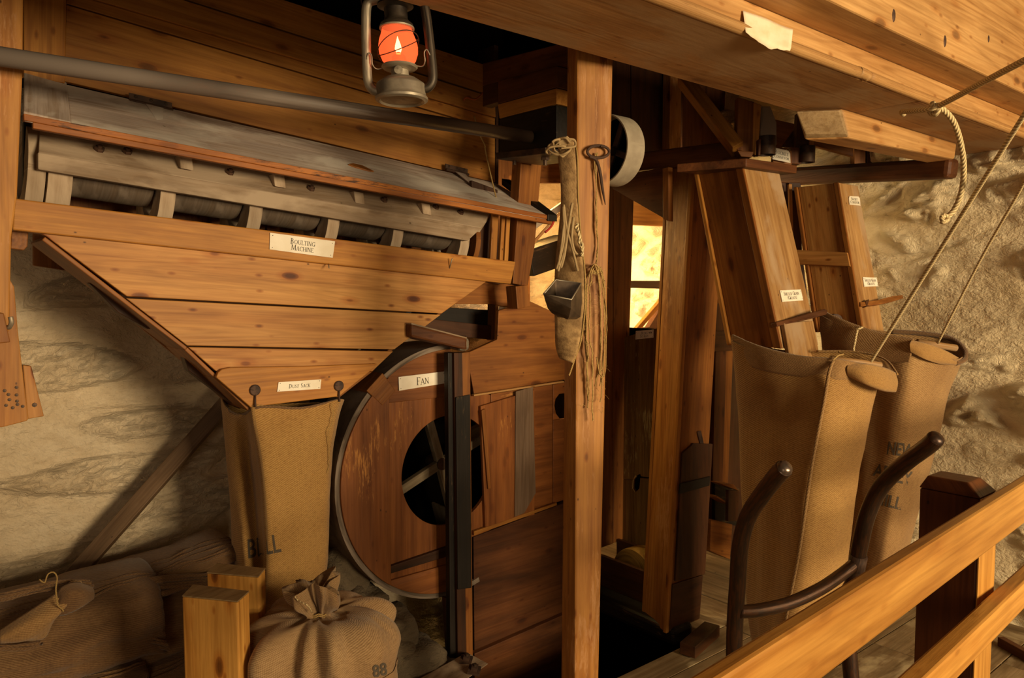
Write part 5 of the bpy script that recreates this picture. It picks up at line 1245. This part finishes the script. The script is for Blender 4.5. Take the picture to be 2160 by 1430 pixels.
# rear sack
secs = [
 PDl([(1730, 664, 3.10), (1790, 692, 2.98), (1860, 715, 2.88), (1925, 725, 2.80), (1975, 740, 2.82), (2015, 758, 2.88), (2034, 744, 2.96), (2010, 718, 3.04), (1950, 706, 3.10), (1880, 700, 3.16), (1810, 690, 3.20), (1760, 668, 3.18)]),
 PDl([(1732, 700, 3.10), (1790, 735, 2.97), (1860, 755, 2.87), (1920, 762, 2.79), (1965, 770, 2.82), (2002, 790, 2.90), (2018, 782, 2.98), (2000, 760, 3.06), (1950, 752, 3.12), (1880, 745, 3.18), (1810, 735, 3.20), (1760, 705, 3.18)]),
 PDl([(1745, 800, 3.10), (1795, 830, 2.98), (1855, 845, 2.88), (1908, 850, 2.80), (1955, 850, 2.84), (1990, 845, 2.92), (1998, 835, 3.0), (1980, 830, 3.08), (1935, 830, 3.14), (1870, 825, 3.18), (1810, 820, 3.20), (1765, 800, 3.18)]),
 PDl([(1765, 950, 3.10), (1805, 965, 2.98), (1850, 972, 2.90), (1895, 975, 2.84), (1932, 975, 2.87), (1964, 965, 2.95), (1970, 955, 3.03), (1950, 950, 3.10), (1910, 950, 3.16), (1860, 950, 3.18), (1815, 950, 3.20), (1780, 945, 3.18)]),
 PDl([(1775, 1100, 3.12), (1805, 1110, 3.0), (1840, 1118, 2.92), (1875, 1120, 2.87), (1905, 1118, 2.90), (1928, 1105, 2.98), (1930, 1095, 3.06), (1910, 1090, 3.12), (1880, 1090, 3.18), (1840, 1090, 3.20), (1805, 1092, 3.20), (1785, 1095, 3.18)]),
 PDl([(1780, 1215, 3.12), (1805, 1228, 3.02), (1830, 1235, 2.94), (1858, 1236, 2.90), (1885, 1228, 2.93), (1902, 1210, 3.0), (1904, 1200, 3.08), (1888, 1200, 3.14), (1860, 1200, 3.18), (1830, 1200, 3.20), (1805, 1204, 3.20), (1788, 1210, 3.18)])]
s2 = thing('rear_hanging_sack', PD(1840, 1230, 3.0), 'rear burlap sack with black stencilled words, hung by a thin rope by the plaster wall', 'sack')
body2 = loft('sack_body', secs, M['burlap2'], s2, M_=96, K=80, disp=fold1)
ribbon('turned_lip', [PDl([(1729, 662, 3.10), (1790, 690, 2.975), (1860, 712, 2.875), (1925, 722, 2.79)]), PDl([(1731, 654, 3.10), (1792, 681, 2.97), (1862, 704, 2.868), (1928, 716, 2.785)]), PDl([(1730, 690, 3.095), (1790, 722, 2.96), (1860, 742, 2.86), (1922, 748, 2.775)]), PDl([(1733, 712, 3.09), (1790, 744, 2.955), (1860, 762, 2.855), (1918, 764, 2.775)])], M['burlap2'], s2, m=14)
ribbon('rolled_lobe', [PDl([(1922, 718, 2.79), (1960, 726, 2.80), (1995, 740, 2.84), (2022, 755, 2.92)]), PDl([(1918, 726, 2.77), (1955, 745, 2.77), (1990, 760, 2.82), (2018, 768, 2.90)]), PDl([(1920, 742, 2.775), (1952, 758, 2.77), (1985, 768, 2.83), (2010, 770, 2.91)])], M['burlap'], s2, n=30, m=12)
tube('rim_stitching', [PD(1880, 699, 3.16), PD(1950, 704, 3.10), PD(2005, 714, 3.04), (PD(2034, 738, 2.96)), PD(2034, 758, 2.92), PD(2016, 766, 2.90)], .010, M['burlap3'], s2, n=40, seg=8)
tube('dowel', [PD(1935, 722, 2.86), PD(2016, 734, 2.90)], .013, M['chute'], s2, seg=14)
tube('seam_tie', strand([PD(1810, 690, 2.93), PD(1806, 710, 2.92), PD(1802, 730, 2.92), PD(1800, 745, 2.93)], wob=.006, n=16), .0045, M['rope'], s2, seg=6)
tube('seam_tie', strand([PD(1798, 690, 2.95), PD(1808, 694, 2.92), PD(1820, 690, 2.92)], wob=.006, n=10), .0045, M['rope'], s2, seg=6)
stencil(body2, 'NEW', [(1874, 931), (1932, 938), (1926, 966), (1870, 958)], weight=.02)
stencil(body2, 'ABBEY', [(1846, 977), (1926, 995), (1922, 1026), (1840, 1003)], weight=.02)
stencil(body2, 'MILL', [(1846, 1038), (1906, 1050), (1900, 1076), (1842, 1062)], weight=.02)
# ropes
def upto(a, b, z):
    return a+(a-b)*((z-a.z)/(a.z-b.z))
t = thing('hoist_rope', PD(1990, 470, 2.1), 'thick cotton rope knotted under the ceiling beam with a loose knotted end hanging down', 'rope')
tube('rope', [PD(2240, 85, 1.35)+(PD(2240, 85, 1.35)-PD(2160, 128, 1.45))*4, PD(2240, 85, 1.35), PD(2160, 128, 1.45), PD(2080, 170, 1.62), PD(2010, 208, 1.80), PD(1975, 226, 1.88)], .0068, M['rope'], t, n=40, seg=10)
tube('rope', [PD(1906, 241, 2.06), PD(1903, 236, 2.02), PD(1925, 234, 1.95), PD(1962, 230, 1.88), PD(1980, 222, 1.87), PD(1974, 240, 1.88), PD(1962, 236, 1.90), PD(1968, 218, 1.87)], .0068, M['rope'], t, n=60, seg=10)
tube('rope', [PD(1968, 222, 1.87), PD(1990, 232, 1.88), PD(2012, 258, 1.90), PD(2026, 300, 1.93), PD(2033, 350, 1.96), PD(2029, 400, 1.98), PD(2014, 440, 2.0), PD(1994, 462, 2.0)], .0070, M['rope'], t, n=70, seg=10)
tube('end_knot', [PD(1998, 456, 2.0), PD(1986, 458, 1.98), PD(1990, 468, 1.97), PD(2000, 462, 1.99), PD(1992, 454, 1.99), PD(1987, 470, 1.98)], .0052, M['rope'], t, n=36, seg=8)
t = tube('sack_rope', [upto(PD(2230, 130, 1.55), PD(2160, 243, 1.72), 2.6), PD(2230, 130, 1.55), PD(2160, 243, 1.72), PD(2000, 500, 2.12), PD(1833, 768, 2.53)], .0060, M['rope'], None, n=60, seg=10); tag(t, 'long straight rope running down to the dowel of the nearer hanging sack', 'rope')
t = tube('thin_sack_rope', [upto(PD(2260, 190, 2.1), PD(2160, 386, 2.35), 2.6), PD(2260, 190, 2.1), PD(2160, 386, 2.35), PD(2070, 545, 2.62), PD(1978, 724, 2.87)], .0046, M['rope'], None, n=60, seg=8); tag(t, 'thinner rope running down beside the wall to the rear hanging sack', 'rope')

# ================================================================== HAND TRUCK
t = thing('hand_truck', PZ(1550, 1500, 0), 'sack truck of bent dark steel tube with two curved handles', 'hand truck')
lowL = PD(1547, 1400, 2.06); lowL = V((lowL.x+.01, lowL.y, 0.02)); lowR = PD(1790, 1300, 2.28); lowR = V((lowR.x, lowR.y-.05, .02))
tube('handle', [PD(1654, 988, 1.84), PD(1640, 1002, 1.86), PD(1610, 1040, 1.91), PD(1578, 1090, 1.96), PD(1562, 1150, 2.0), PD(1556, 1230, 2.03), PD(1549, 1360, 2.06), lowL], 0.0225, M['tube'], t, n=90, seg=18)
tube('handle', [PD(1974, 925, 2.04), PD(1958, 940, 2.06), (PD(1905, 980, 2.12)), PD(1858, 1028, 2.18), PD(1830, 1085, 2.22), PD(1814, 1150, 2.25), PD(1800, 1225, 2.27), PD(1786, 1300, 2.28), lowR], 0.0235, M['tube'], t, n=90, seg=18)
tube('cross_bar', [PD(1558, 1290, 2.04), PD(1600, 1287, 2.07), PD(1665, 1272, 2.12), PD(1730, 1242, 2.18), PD(1780, 1208, 2.24), PD(1806, 1186, 2.255)], 0.0185, M['tube'], t, n=50, seg=16)
tube('worn_tip', [PD(1655, 987, 1.838), PD(1648, 994, 1.85)], [.0208, .0229], M['tubetip'], t, seg=18)
lathe('worn_tip_end', [(.0208, 0), (.018, .007), (.011, .012), (0, .013)], PD(1655, 987, 1.838), M['tubetip'], t, axis=(PD(1654, 988, 1.84)-PD(1640, 1002, 1.86)).normalized(), seg=18)
lathe('handle_end', [(.0235, 0), (.0205, .008), (.012, .013), (0, .014)], PD(1974, 925, 2.04), M['tube'], t, axis=(PD(1974, 925, 2.04)-PD(1958, 940, 2.06)).normalized(), seg=18)
tube('weld_collar', [PD(1812, 1172, 2.25), PD(1806, 1200, 2.262)], .0252, M['rust'], t, seg=14)

# ================================================================== RAILING
t = thing('railing', (1.9, .57, 0), 'varnished wooden railing with two rails and a square post in the lower right foreground', 'railing')
RA, RB = V((.38, .4540, 0)), V((3.80, .6490, 0)); rn = V((-.057, .998, 0))
def railbar(nm, z0, z1, th, off=0):
    za = V((0, 0, -.012))
    hexa(nm, [RA+za+rn*off+V((0, 0, z0)), RB+rn*off+V((0, 0, z0)), RB+rn*(off+th)+V((0, 0, z0)), RA+za+rn*(off+th)+V((0, 0, z0))], [RA+za+rn*off+V((0, 0, z1)), RB+rn*off+V((0, 0, z1)), RB+rn*(off+th)+V((0, 0, z1)), RA+za+rn*(off+th)+V((0, 0, z1))], M['rail'], t, grain=(1, .057, 0), bevel=.006)
railbar('top_rail', .998, 1.090, .026); railbar('lower_rail', .798, .860, .036)
M['railshade'] = wood('rail_post_shade', '#6d3a17', '#4a2410', .3, ring=.15, stain=.4, rough=.4)  # rail wood darkened to paint the shaded sides of the post
px0 = 1.755
hexa('post', [(px0, .585, 0), (px0+.095, .585, 0), (px0+.095, .705, 0), (px0, .705, 0)], [(px0, .585, 1.06), (px0+.095, .585, 1.06), (px0+.095, .705, 1.06), (px0, .705, 1.06)], M['railshade'], t, bevel=.004)
hexa('lit_post_face', [(px0+.0, .5815, .3), (px0+.095, .5815, .3), (px0+.095, .5845, .3), (px0, .5845, .3)], [(px0, .5815, 1.06), (px0+.095, .5815, 1.06), (px0+.095, .5845, 1.06), (px0, .5845, 1.06)], M['rail'], t, bevel=.0005)  # thin lighter sheet painting the lit front of the post
hexa('post_cap', [(px0-.001, .583, 1.0605), (px0+.097, .583, 1.0605), (px0+.097, .707, 1.0605), (px0-.001, .707, 1.0605)], [(px0+.012, .612, 1.088), (px0+.084, .612, 1.088), (px0+.084, .694, 1.088), (px0+.012, .694, 1.088)], M['railshade'], t, bevel=.003)
t = thing('floor_frame', PZ(2140, 1340, .02), 'brown skirting timber and pale offcut on the boards behind the railing at the right edge', 'timber')
beam('skirting', PZ(2110, 1352, .02), PZ(2200, 1402, .02), .03, .04, M['redbrown'], t)
t = beam('pale_offcut', PZ(2060, 1335, .02), PZ(2078, 1322, .02), .05, .03, M['panel']); tag(t, 'small pale wood offcut on the floor by the wall behind the railing', 'offcut')

# ================================================================== TIMBER STUBS, DUST SACK, TIED SACK, SACK PILE
def stub(name, top, z, z0, label, mat=M['block']):
    tp = [PZ(x, y_, z) for x, y_ in top]; b_ = [V((p.x, p.y, z0)) for p in tp]
    r = thing(name, sum(b_, V((0, 0, 0)))/4, label, 'post', 'upright timber stubs by the tied sack')
    hexa('timber', b_, [p-V((0, 0, .004)) for p in tp], mat, r, grain=(0, 0, 1), bevel=.004)
    hexa('sawn_top', [p-V((0, 0, .0035)) for p in tp], tp, M['endgrain'], r, grain=(1, .3, .2), bevel=.001, label='grey dirty sawn end')
stub('timber_stub', [(384, 1256), (407, 1232), (526, 1246), (501, 1268)], .69, 0, 'nearer square pine timber stub standing upright beside the tied sack')
stub('rear_timber_stub', [(436, 1207), (458, 1187), (560, 1198), (545, 1216)], .66, 0, 'rear square pine timber stub standing just behind the nearer one')
# dust sack
def Yl(l): return [PY(*a) for a in l]
secs = [
 Yl([(537, 853, 2.475), (600, 860, 2.470), (660, 856, 2.470), (717, 842, 2.480), (716, 846, 2.60), (640, 850, 2.68), (560, 850, 2.70), (478, 838, 2.74), (468, 842, 2.70), (486, 868, 2.62), (512, 874, 2.56), (528, 866, 2.50)]),
 Yl([(540, 890, 2.475), (600, 892, 2.462), (660, 890, 2.462), (708, 880, 2.485), (706, 880, 2.60), (640, 885, 2.70), (560, 890, 2.72), (482, 890, 2.76), (474, 892, 2.71), (496, 905, 2.64), (520, 912, 2.62), (532, 900, 2.52)]),
 Yl([(552, 960, 2.48), (605, 965, 2.465), (655, 963, 2.465), (695, 955, 2.49), (694, 955, 2.60), (640, 958, 2.70), (565, 960, 2.72), (488, 965, 2.76), (482, 965, 2.71), (504, 970, 2.66), (526, 975, 2.67), (540, 968, 2.56)]),
 Yl([(562, 1060, 2.48), (610, 1065, 2.47), (655, 1064, 2.47), (690, 1058, 2.50), (688, 1058, 2.62), (640, 1060, 2.70), (570, 1060, 2.72), (496, 1065, 2.77), (490, 1065, 2.71), (512, 1068, 2.64), (536, 1068, 2.65), (550, 1062, 2.56)]),
 Yl([(566, 1160, 2.48), (612, 1165, 2.475), (655, 1163, 2.475), (688, 1158, 2.51), (685, 1158, 2.62), (640, 1160, 2.70), (575, 1160, 2.72), (500, 1165, 2.77), (494, 1165, 2.72), (516, 1168, 2.60), (542, 1168, 2.60), (555, 1162, 2.56)]),
 Yl([(566, 1240, 2.49), (610, 1245, 2.485), (650, 1243, 2.485), (682, 1232, 2.52), (680, 1232, 2.62), (640, 1240, 2.70), (580, 1240, 2.72), (520, 1245, 2.75), (505, 1245, 2.70), (520, 1248, 2.62), (545, 1248, 2.60), (556, 1242, 2.56)]),
 Yl([(564, 1300, 2.52), (605, 1305, 2.51), (645, 1300, 2.51), (676, 1290, 2.54), (675, 1290, 2.62), (640, 1300, 2.68), (590, 1300, 2.70), (540, 1300, 2.72), (530, 1300, 2.68), (535, 1305, 2.62), (548, 1305, 2.60), (556, 1302, 2.57)])]
s3 = thing('dust_sack', PY(620, 1300, 2.58), 'long burlap sack hung from two iron pins under the hopper outlet', 'sack')
body3 = loft('sack_body', secs, M['burlap'], s3, M_=110, K=80, disp=lambda p, s, u: .005*noise.noise(V((u*14, s*2, 1)))+.0025*noise.noise(p*16))
tube('side_seam', strand([PY(717, 842, 2.478), PY(708, 880, 2.482), PY(695, 955, 2.487), PY(690, 1058, 2.497), PY(688, 1158, 2.507), PY(682, 1232, 2.517)], wob=.004, n=60), .004, M['burlap2'], s3, seg=6)
tube('loose_thread', strand([PY(700, 850, 2.46), PY(702, 880, 2.45), PY(692, 920, 2.46), PY(695, 960, 2.47), PY(690, 1000, 2.48)], wob=.008, n=50), .0012, M['twine'], s3, seg=5)
tube('top_hem', strand([PY(470, 842, 2.72), PY(486, 868, 2.62), PY(512, 874, 2.56), PY(530, 864, 2.49), PY(560, 858, 2.465), PY(640, 860, 2.465), PY(717, 842, 2.475)], wob=.003, n=60), .004, M['burlap3'], s3, seg=6)
stencil(body3, 'BELL', [(522, 1138), (588, 1126), (594, 1164), (524, 1178)], weight=.015)
# tied sack
tc = PD(676, 1400, 2.14); tcz = lambda py: PD(676, py, 2.14).z
s4 = thing('tied_sack', (tc.x, tc.y, 0), 'full floury burlap sack tied at the neck, standing in the foreground', 'sack')
prof = [(0, .21), (.20, .225), (.40, .222), (tcz(1400), .218), (tcz(1350), .213), (tcz(1315), .195), (tcz(1292), .155), (tcz(1288), .105), (tcz(1296), .055), (tcz(1292), .028), (tcz(1280), .036), (tcz(1264), .058), (tcz(1246), .070), (tcz(1230), .072)]
NT_, vv, gg, ff = 180, [], [], []
rows_ = []
pr = catmull([V((r*.94, 0, z)) for z, r in prof], 90)
neckz = tcz(1292); folds = [(random.uniform(0, 2*math.pi), random.uniform(5, 9)) for _ in range(3)]
for i, p in enumerate(pr):
    r, z = p.x, p.z; arc = 0 if i == 0 else arc+(p-pr[i-1]).length
    near = math.exp(-((z-neckz)/.10)**2) if z < neckz else math.exp(-((z-neckz)/.05)**2)*.7+.3
    wide = math.exp(-((z-neckz)/.26)**2)
    for j in range(NT_):
        a = 2*math.pi*j/NT_
        f_ = .5*math.sin(a*7+1.2*math.sin(a*2)+z*3)+.35*math.sin(a*11+2+1.5*math.sin(a*3))+.3*math.sin(a*4+.5)
        rr = r*(1+.20*f_*near)+.034*(.6*f_+.6*math.sin(a*3+1.7+z*6))*wide*(1-near*.5)
        rr += .010*noise.noise(V((math.cos(a)*3, math.sin(a)*3, z*9)))+.004*noise.noise(V((math.cos(a)*12, math.sin(a)*12, z*30)))
        if z < neckz:
            # lumps at left shoulder and right shoulder
            rr += .03*math.exp(-((z-tcz(1340))/.06)**2)*max(0, math.cos(a-math.radians(-20)))**2
        tilt = 0
        x = tc.x+rr*math.cos(a); y_ = tc.y+rr*math.sin(a); zz = z
        if z > neckz: 
            k_ = (z-neckz); x -= k_*.10; y_ += k_*.03; zz += .016*math.sin(a*3+1)*min(1, k_/.05)+.012*math.sin(a*2)*min(1, k_/.05)
        vv.append(V((x, y_, zz))); gg.append(V((a*.2, arc, 0)))
for i in range(len(pr)-1):
    for j in range(NT_): ff.append([i*NT_+j, i*NT_+(j+1) % NT_, (i+1)*NT_+(j+1) % NT_, (i+1)*NT_+j])
ff.append(list(reversed(range(NT_))))
last = (len(pr)-1)*NT_; cc_ = sum(vv[last:], V((0, 0, 0)))/NT_
for k_, (f_r, dz_) in enumerate(((.80, -.006), (.52, -.024), (.2, -.036))):
    b0 = len(vv)
    for j in range(NT_):
        p = vv[last+j]; a = 2*math.pi*j/NT_; w_ = .12*math.sin(a*6+k_)
        vv.append(cc_+(p-cc_)*(f_r+w_*f_r)+V((0, 0, dz_+.008*math.sin(a*8)))); gg.append(V((a*.2, k_*.02, 0)))
    s0_ = last if k_ == 0 else b0-NT_
    for j in range(NT_): ff.append([s0_+j, s0_+(j+1) % NT_, b0+(j+1) % NT_, b0+j])
ff.append([len(vv)-NT_+j for j in range(NT_)])
body4 = finish('sack_body', vv, ff, M['burlap4'], s4, gg, smooth=True)
def ringc(r, z, k=40, ph=0): return [V((tc.x+r*math.cos(2*math.pi*i/k+ph), tc.y+r*math.sin(2*math.pi*i/k+ph), z+.003*math.sin(i))) for i in range(k+1)]
tube('tie_string', ringc(.031, neckz), .0022, M['twine'], s4, seg=6)
tube('tie_string', ringc(.032, neckz+.006), .0022, M['twine'], s4, seg=6)
tube('string_end', [PD(658, 1292, 2.08), PD(650, 1278, 2.05), PD(640, 1272, 2.05), PD(628, 1266, 2.06), PD(622, 1258, 2.06)], .0018, M['rope'], s4, n=16, seg=6)
stencil(body4, '88', [(785, 1404), (815, 1396), (818, 1424), (788, 1430)], weight=.02)
# pile of folded empty sacks
def folded(root_name, label, x0, x1, prof_, mat, edges=(), seed=0, tilt=0.0, zoff=None, group='folded empty sacks in the pile'):
    """prof_: (Y, z) pairs from back top over the front to the bottom; x0..x1 along the wall"""
    P_ = catmull([V((0, a, b)) for a, b in prof_], 46); nx = 90; vs, gc, fs = [], [], []
    root = thing(root_name, ((x0+x1)/2, P_[-1].y+.1, min(p.z for p in P_)), label, 'sack', group)
    for i, p in enumerate(P_):
        for j in range(nx+1):
            u = j/nx; x = x0+(x1-x0)*u
            e = min(u, 1-u)*2; rd = (1-(1-min(1, e*4))**2)
            y_ = p.y+.03*noise.noise(V((x*3, i*.07, seed)))+.020*noise.noise(V((x*7, i*.20, seed)))+.010*noise.noise(V((x*16, i*.45, seed+3)))+.005*noise.noise(V((x*34, i*.8, seed)))-.012*max(0, 1-9*abs(noise.noise(V((x*2.2+i*.03, i*.09, seed+8)))))+(1-rd)*.05
            z = p.z+.022*noise.noise(V((x*2.5, 7, seed)))+tilt*(x-x0)-(1-rd)*.03+(zoff(u) if zoff else 0)
            vs.append(V((x, y_, z))); gc.append(V((x, i*.012, 0)))
    m = nx+1
    for i in range(45):
        for j in range(nx): fs.append([i*m+j, i*m+j+1, (i+1)*m+j+1, (i+1)*m+j])
    finish('cloth', vs, fs, mat, root, gc, smooth=True, solid=.006)
    return root, vs, m
def lipfold(root, vs, m, i0, n, mat, r=.007, off=.012, u0=0, u1=1):
    for k in range(n):
        row = [vs[min(45, i0+k*2)*m+j] for j in range(int(u0*(m-1)), int(u1*(m-1))+1, 3)]
        pts = [p+V((0, -off*.5-.006*math.sin(j*.5+k), .004*noise.noise(p*20+V((k*5, 0, 0))))) for j, p in enumerate(row)]
        tube('fold_edge', pts, [r*(.7+.5*abs(noise.noise(p*15))) for p in pts], mat, root, seg=7)
SY = 2.62
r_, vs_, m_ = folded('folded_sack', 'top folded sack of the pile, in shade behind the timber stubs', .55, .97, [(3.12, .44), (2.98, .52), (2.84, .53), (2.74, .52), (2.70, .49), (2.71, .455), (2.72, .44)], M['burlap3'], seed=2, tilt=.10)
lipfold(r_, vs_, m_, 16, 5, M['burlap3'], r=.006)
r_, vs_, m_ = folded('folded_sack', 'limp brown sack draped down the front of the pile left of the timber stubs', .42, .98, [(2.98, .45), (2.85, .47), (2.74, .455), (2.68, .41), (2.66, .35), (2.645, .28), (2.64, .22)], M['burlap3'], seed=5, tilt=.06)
bodyp = [c for c in r_.children if c.name.startswith('cloth')][0]
stencil(bodyp, 'Y', [(274, 1296), (312, 1296), (312, 1330), (274, 1330)], weight=.01)
tube('crease_thread', strand([PY(206, 1255, 2.62), PY(208, 1290, 2.61), PY(209, 1330, 2.60), PY(212, 1350, 2.60)], wob=.004, n=20), .0025, M['burlap2'], r_, seg=5)
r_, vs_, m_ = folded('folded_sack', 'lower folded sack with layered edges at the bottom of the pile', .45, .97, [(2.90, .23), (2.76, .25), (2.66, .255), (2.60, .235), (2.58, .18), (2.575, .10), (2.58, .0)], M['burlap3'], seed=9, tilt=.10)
lipfold(r_, vs_, m_, 19, 3, M['burlap3'], r=.006)
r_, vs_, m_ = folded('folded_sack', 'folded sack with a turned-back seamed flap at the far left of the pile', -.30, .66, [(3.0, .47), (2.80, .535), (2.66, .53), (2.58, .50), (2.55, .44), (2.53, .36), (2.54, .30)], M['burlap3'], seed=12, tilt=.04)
lipfold(r_, vs_, m_, 15, 3, M['burlap3'], r=.006)
ribbon('turned_flap', [[PY(0, 1330, 2.50), PY(60, 1290, 2.50), PY(120, 1250, 2.50), PY(150, 1226, 2.52)], [PY(0, 1346, 2.47), PY(70, 1310, 2.46), PY(130, 1285, 2.46), PY(172, 1228, 2.50)], [PY(0, 1356, 2.48), PY(60, 1345, 2.47), PY(112, 1310, 2.47), PY(122, 1262, 2.48)], [PY(0, 1356, 2.50), PY(50, 1352, 2.49), PY(94, 1345, 2.49), PY(112, 1300, 2.49)]], M['burlap2'], r_, m=16)
ribbon('turned_corner', [[PY(122, 1262, 2.49), PY(128, 1240, 2.49), PY(160, 1228, 2.50), PY(195, 1238, 2.51)], [PY(126, 1272, 2.47), PY(150, 1256, 2.46), PY(175, 1250, 2.47), PY(198, 1250, 2.50)], [PY(118, 1300, 2.49), PY(140, 1296, 2.48), PY(170, 1282, 2.48), PY(198, 1262, 2.50)]], M['burlap3'], r_, m=12)
tube('loose_string', strand([PY(84, 1222, 2.5), PY(95, 1228, 2.49), PY(100, 1212, 2.49), PY(112, 1208, 2.49), PY(120, 1220, 2.48), PY(118, 1250, 2.46), PY(122, 1275, 2.45), PY(134, 1290, 2.45)], wob=.004, n=60), .0022, M['twine'], r_, seg=5)
r_, vs_, m_ = folded('folded_sack', 'flattened sack low at the far left with a ragged front seam, under the flap', -.30, .60, [(2.8, .30), (2.64, .325), (2.56, .32), (2.52, .28), (2.51, .18), (2.51, .05)], M['burlap3'], seed=17)
lipfold(r_, vs_, m_, 17, 2, M['burlap2'], r=.005)

def lips(root, pix, yy, n, dy, r=.005, mat='burlap3', seed=0):
    for k in range(n):
        pts = [PY(x+k*3, y_+dy*k, yy-.006*(k % 2)) for x, y_ in pix]
        pts = strand(pts, wob=.007, seed=seed+k*3, n=46)
        tube('fold_edge', pts, [r*(.45+.9*abs(math.sin(i*.07+k))) for i in range(len(pts))], M[mat], root, seg=7)
fs_ = [o for o in bpy.data.objects if o.name.startswith('folded_sack')]
fs_.sort(key=lambda o: o.name)
lips(fs_[0], [(200, 1246), (260, 1230), (340, 1219), (430, 1212), (470, 1206)], 2.655, 5, 6.5, r=.0065)
lips(fs_[0], [(205, 1270), (280, 1262), (350, 1250), (400, 1238)], 2.64, 1, 6, r=.009)
lips(fs_[2], [(150, 1398), (200, 1374), (260, 1352), (310, 1346), (352, 1352)], 2.565, 3, 8, r=.006)
lips(fs_[3], [(-10, 1256), (60, 1240), (120, 1227), (190, 1224)], 2.55, 3, 6, r=.0055)
lips(fs_[3], [(-10, 1362), (40, 1362), (80, 1356), (84, 1352)], 2.48, 2, 6, r=.005)
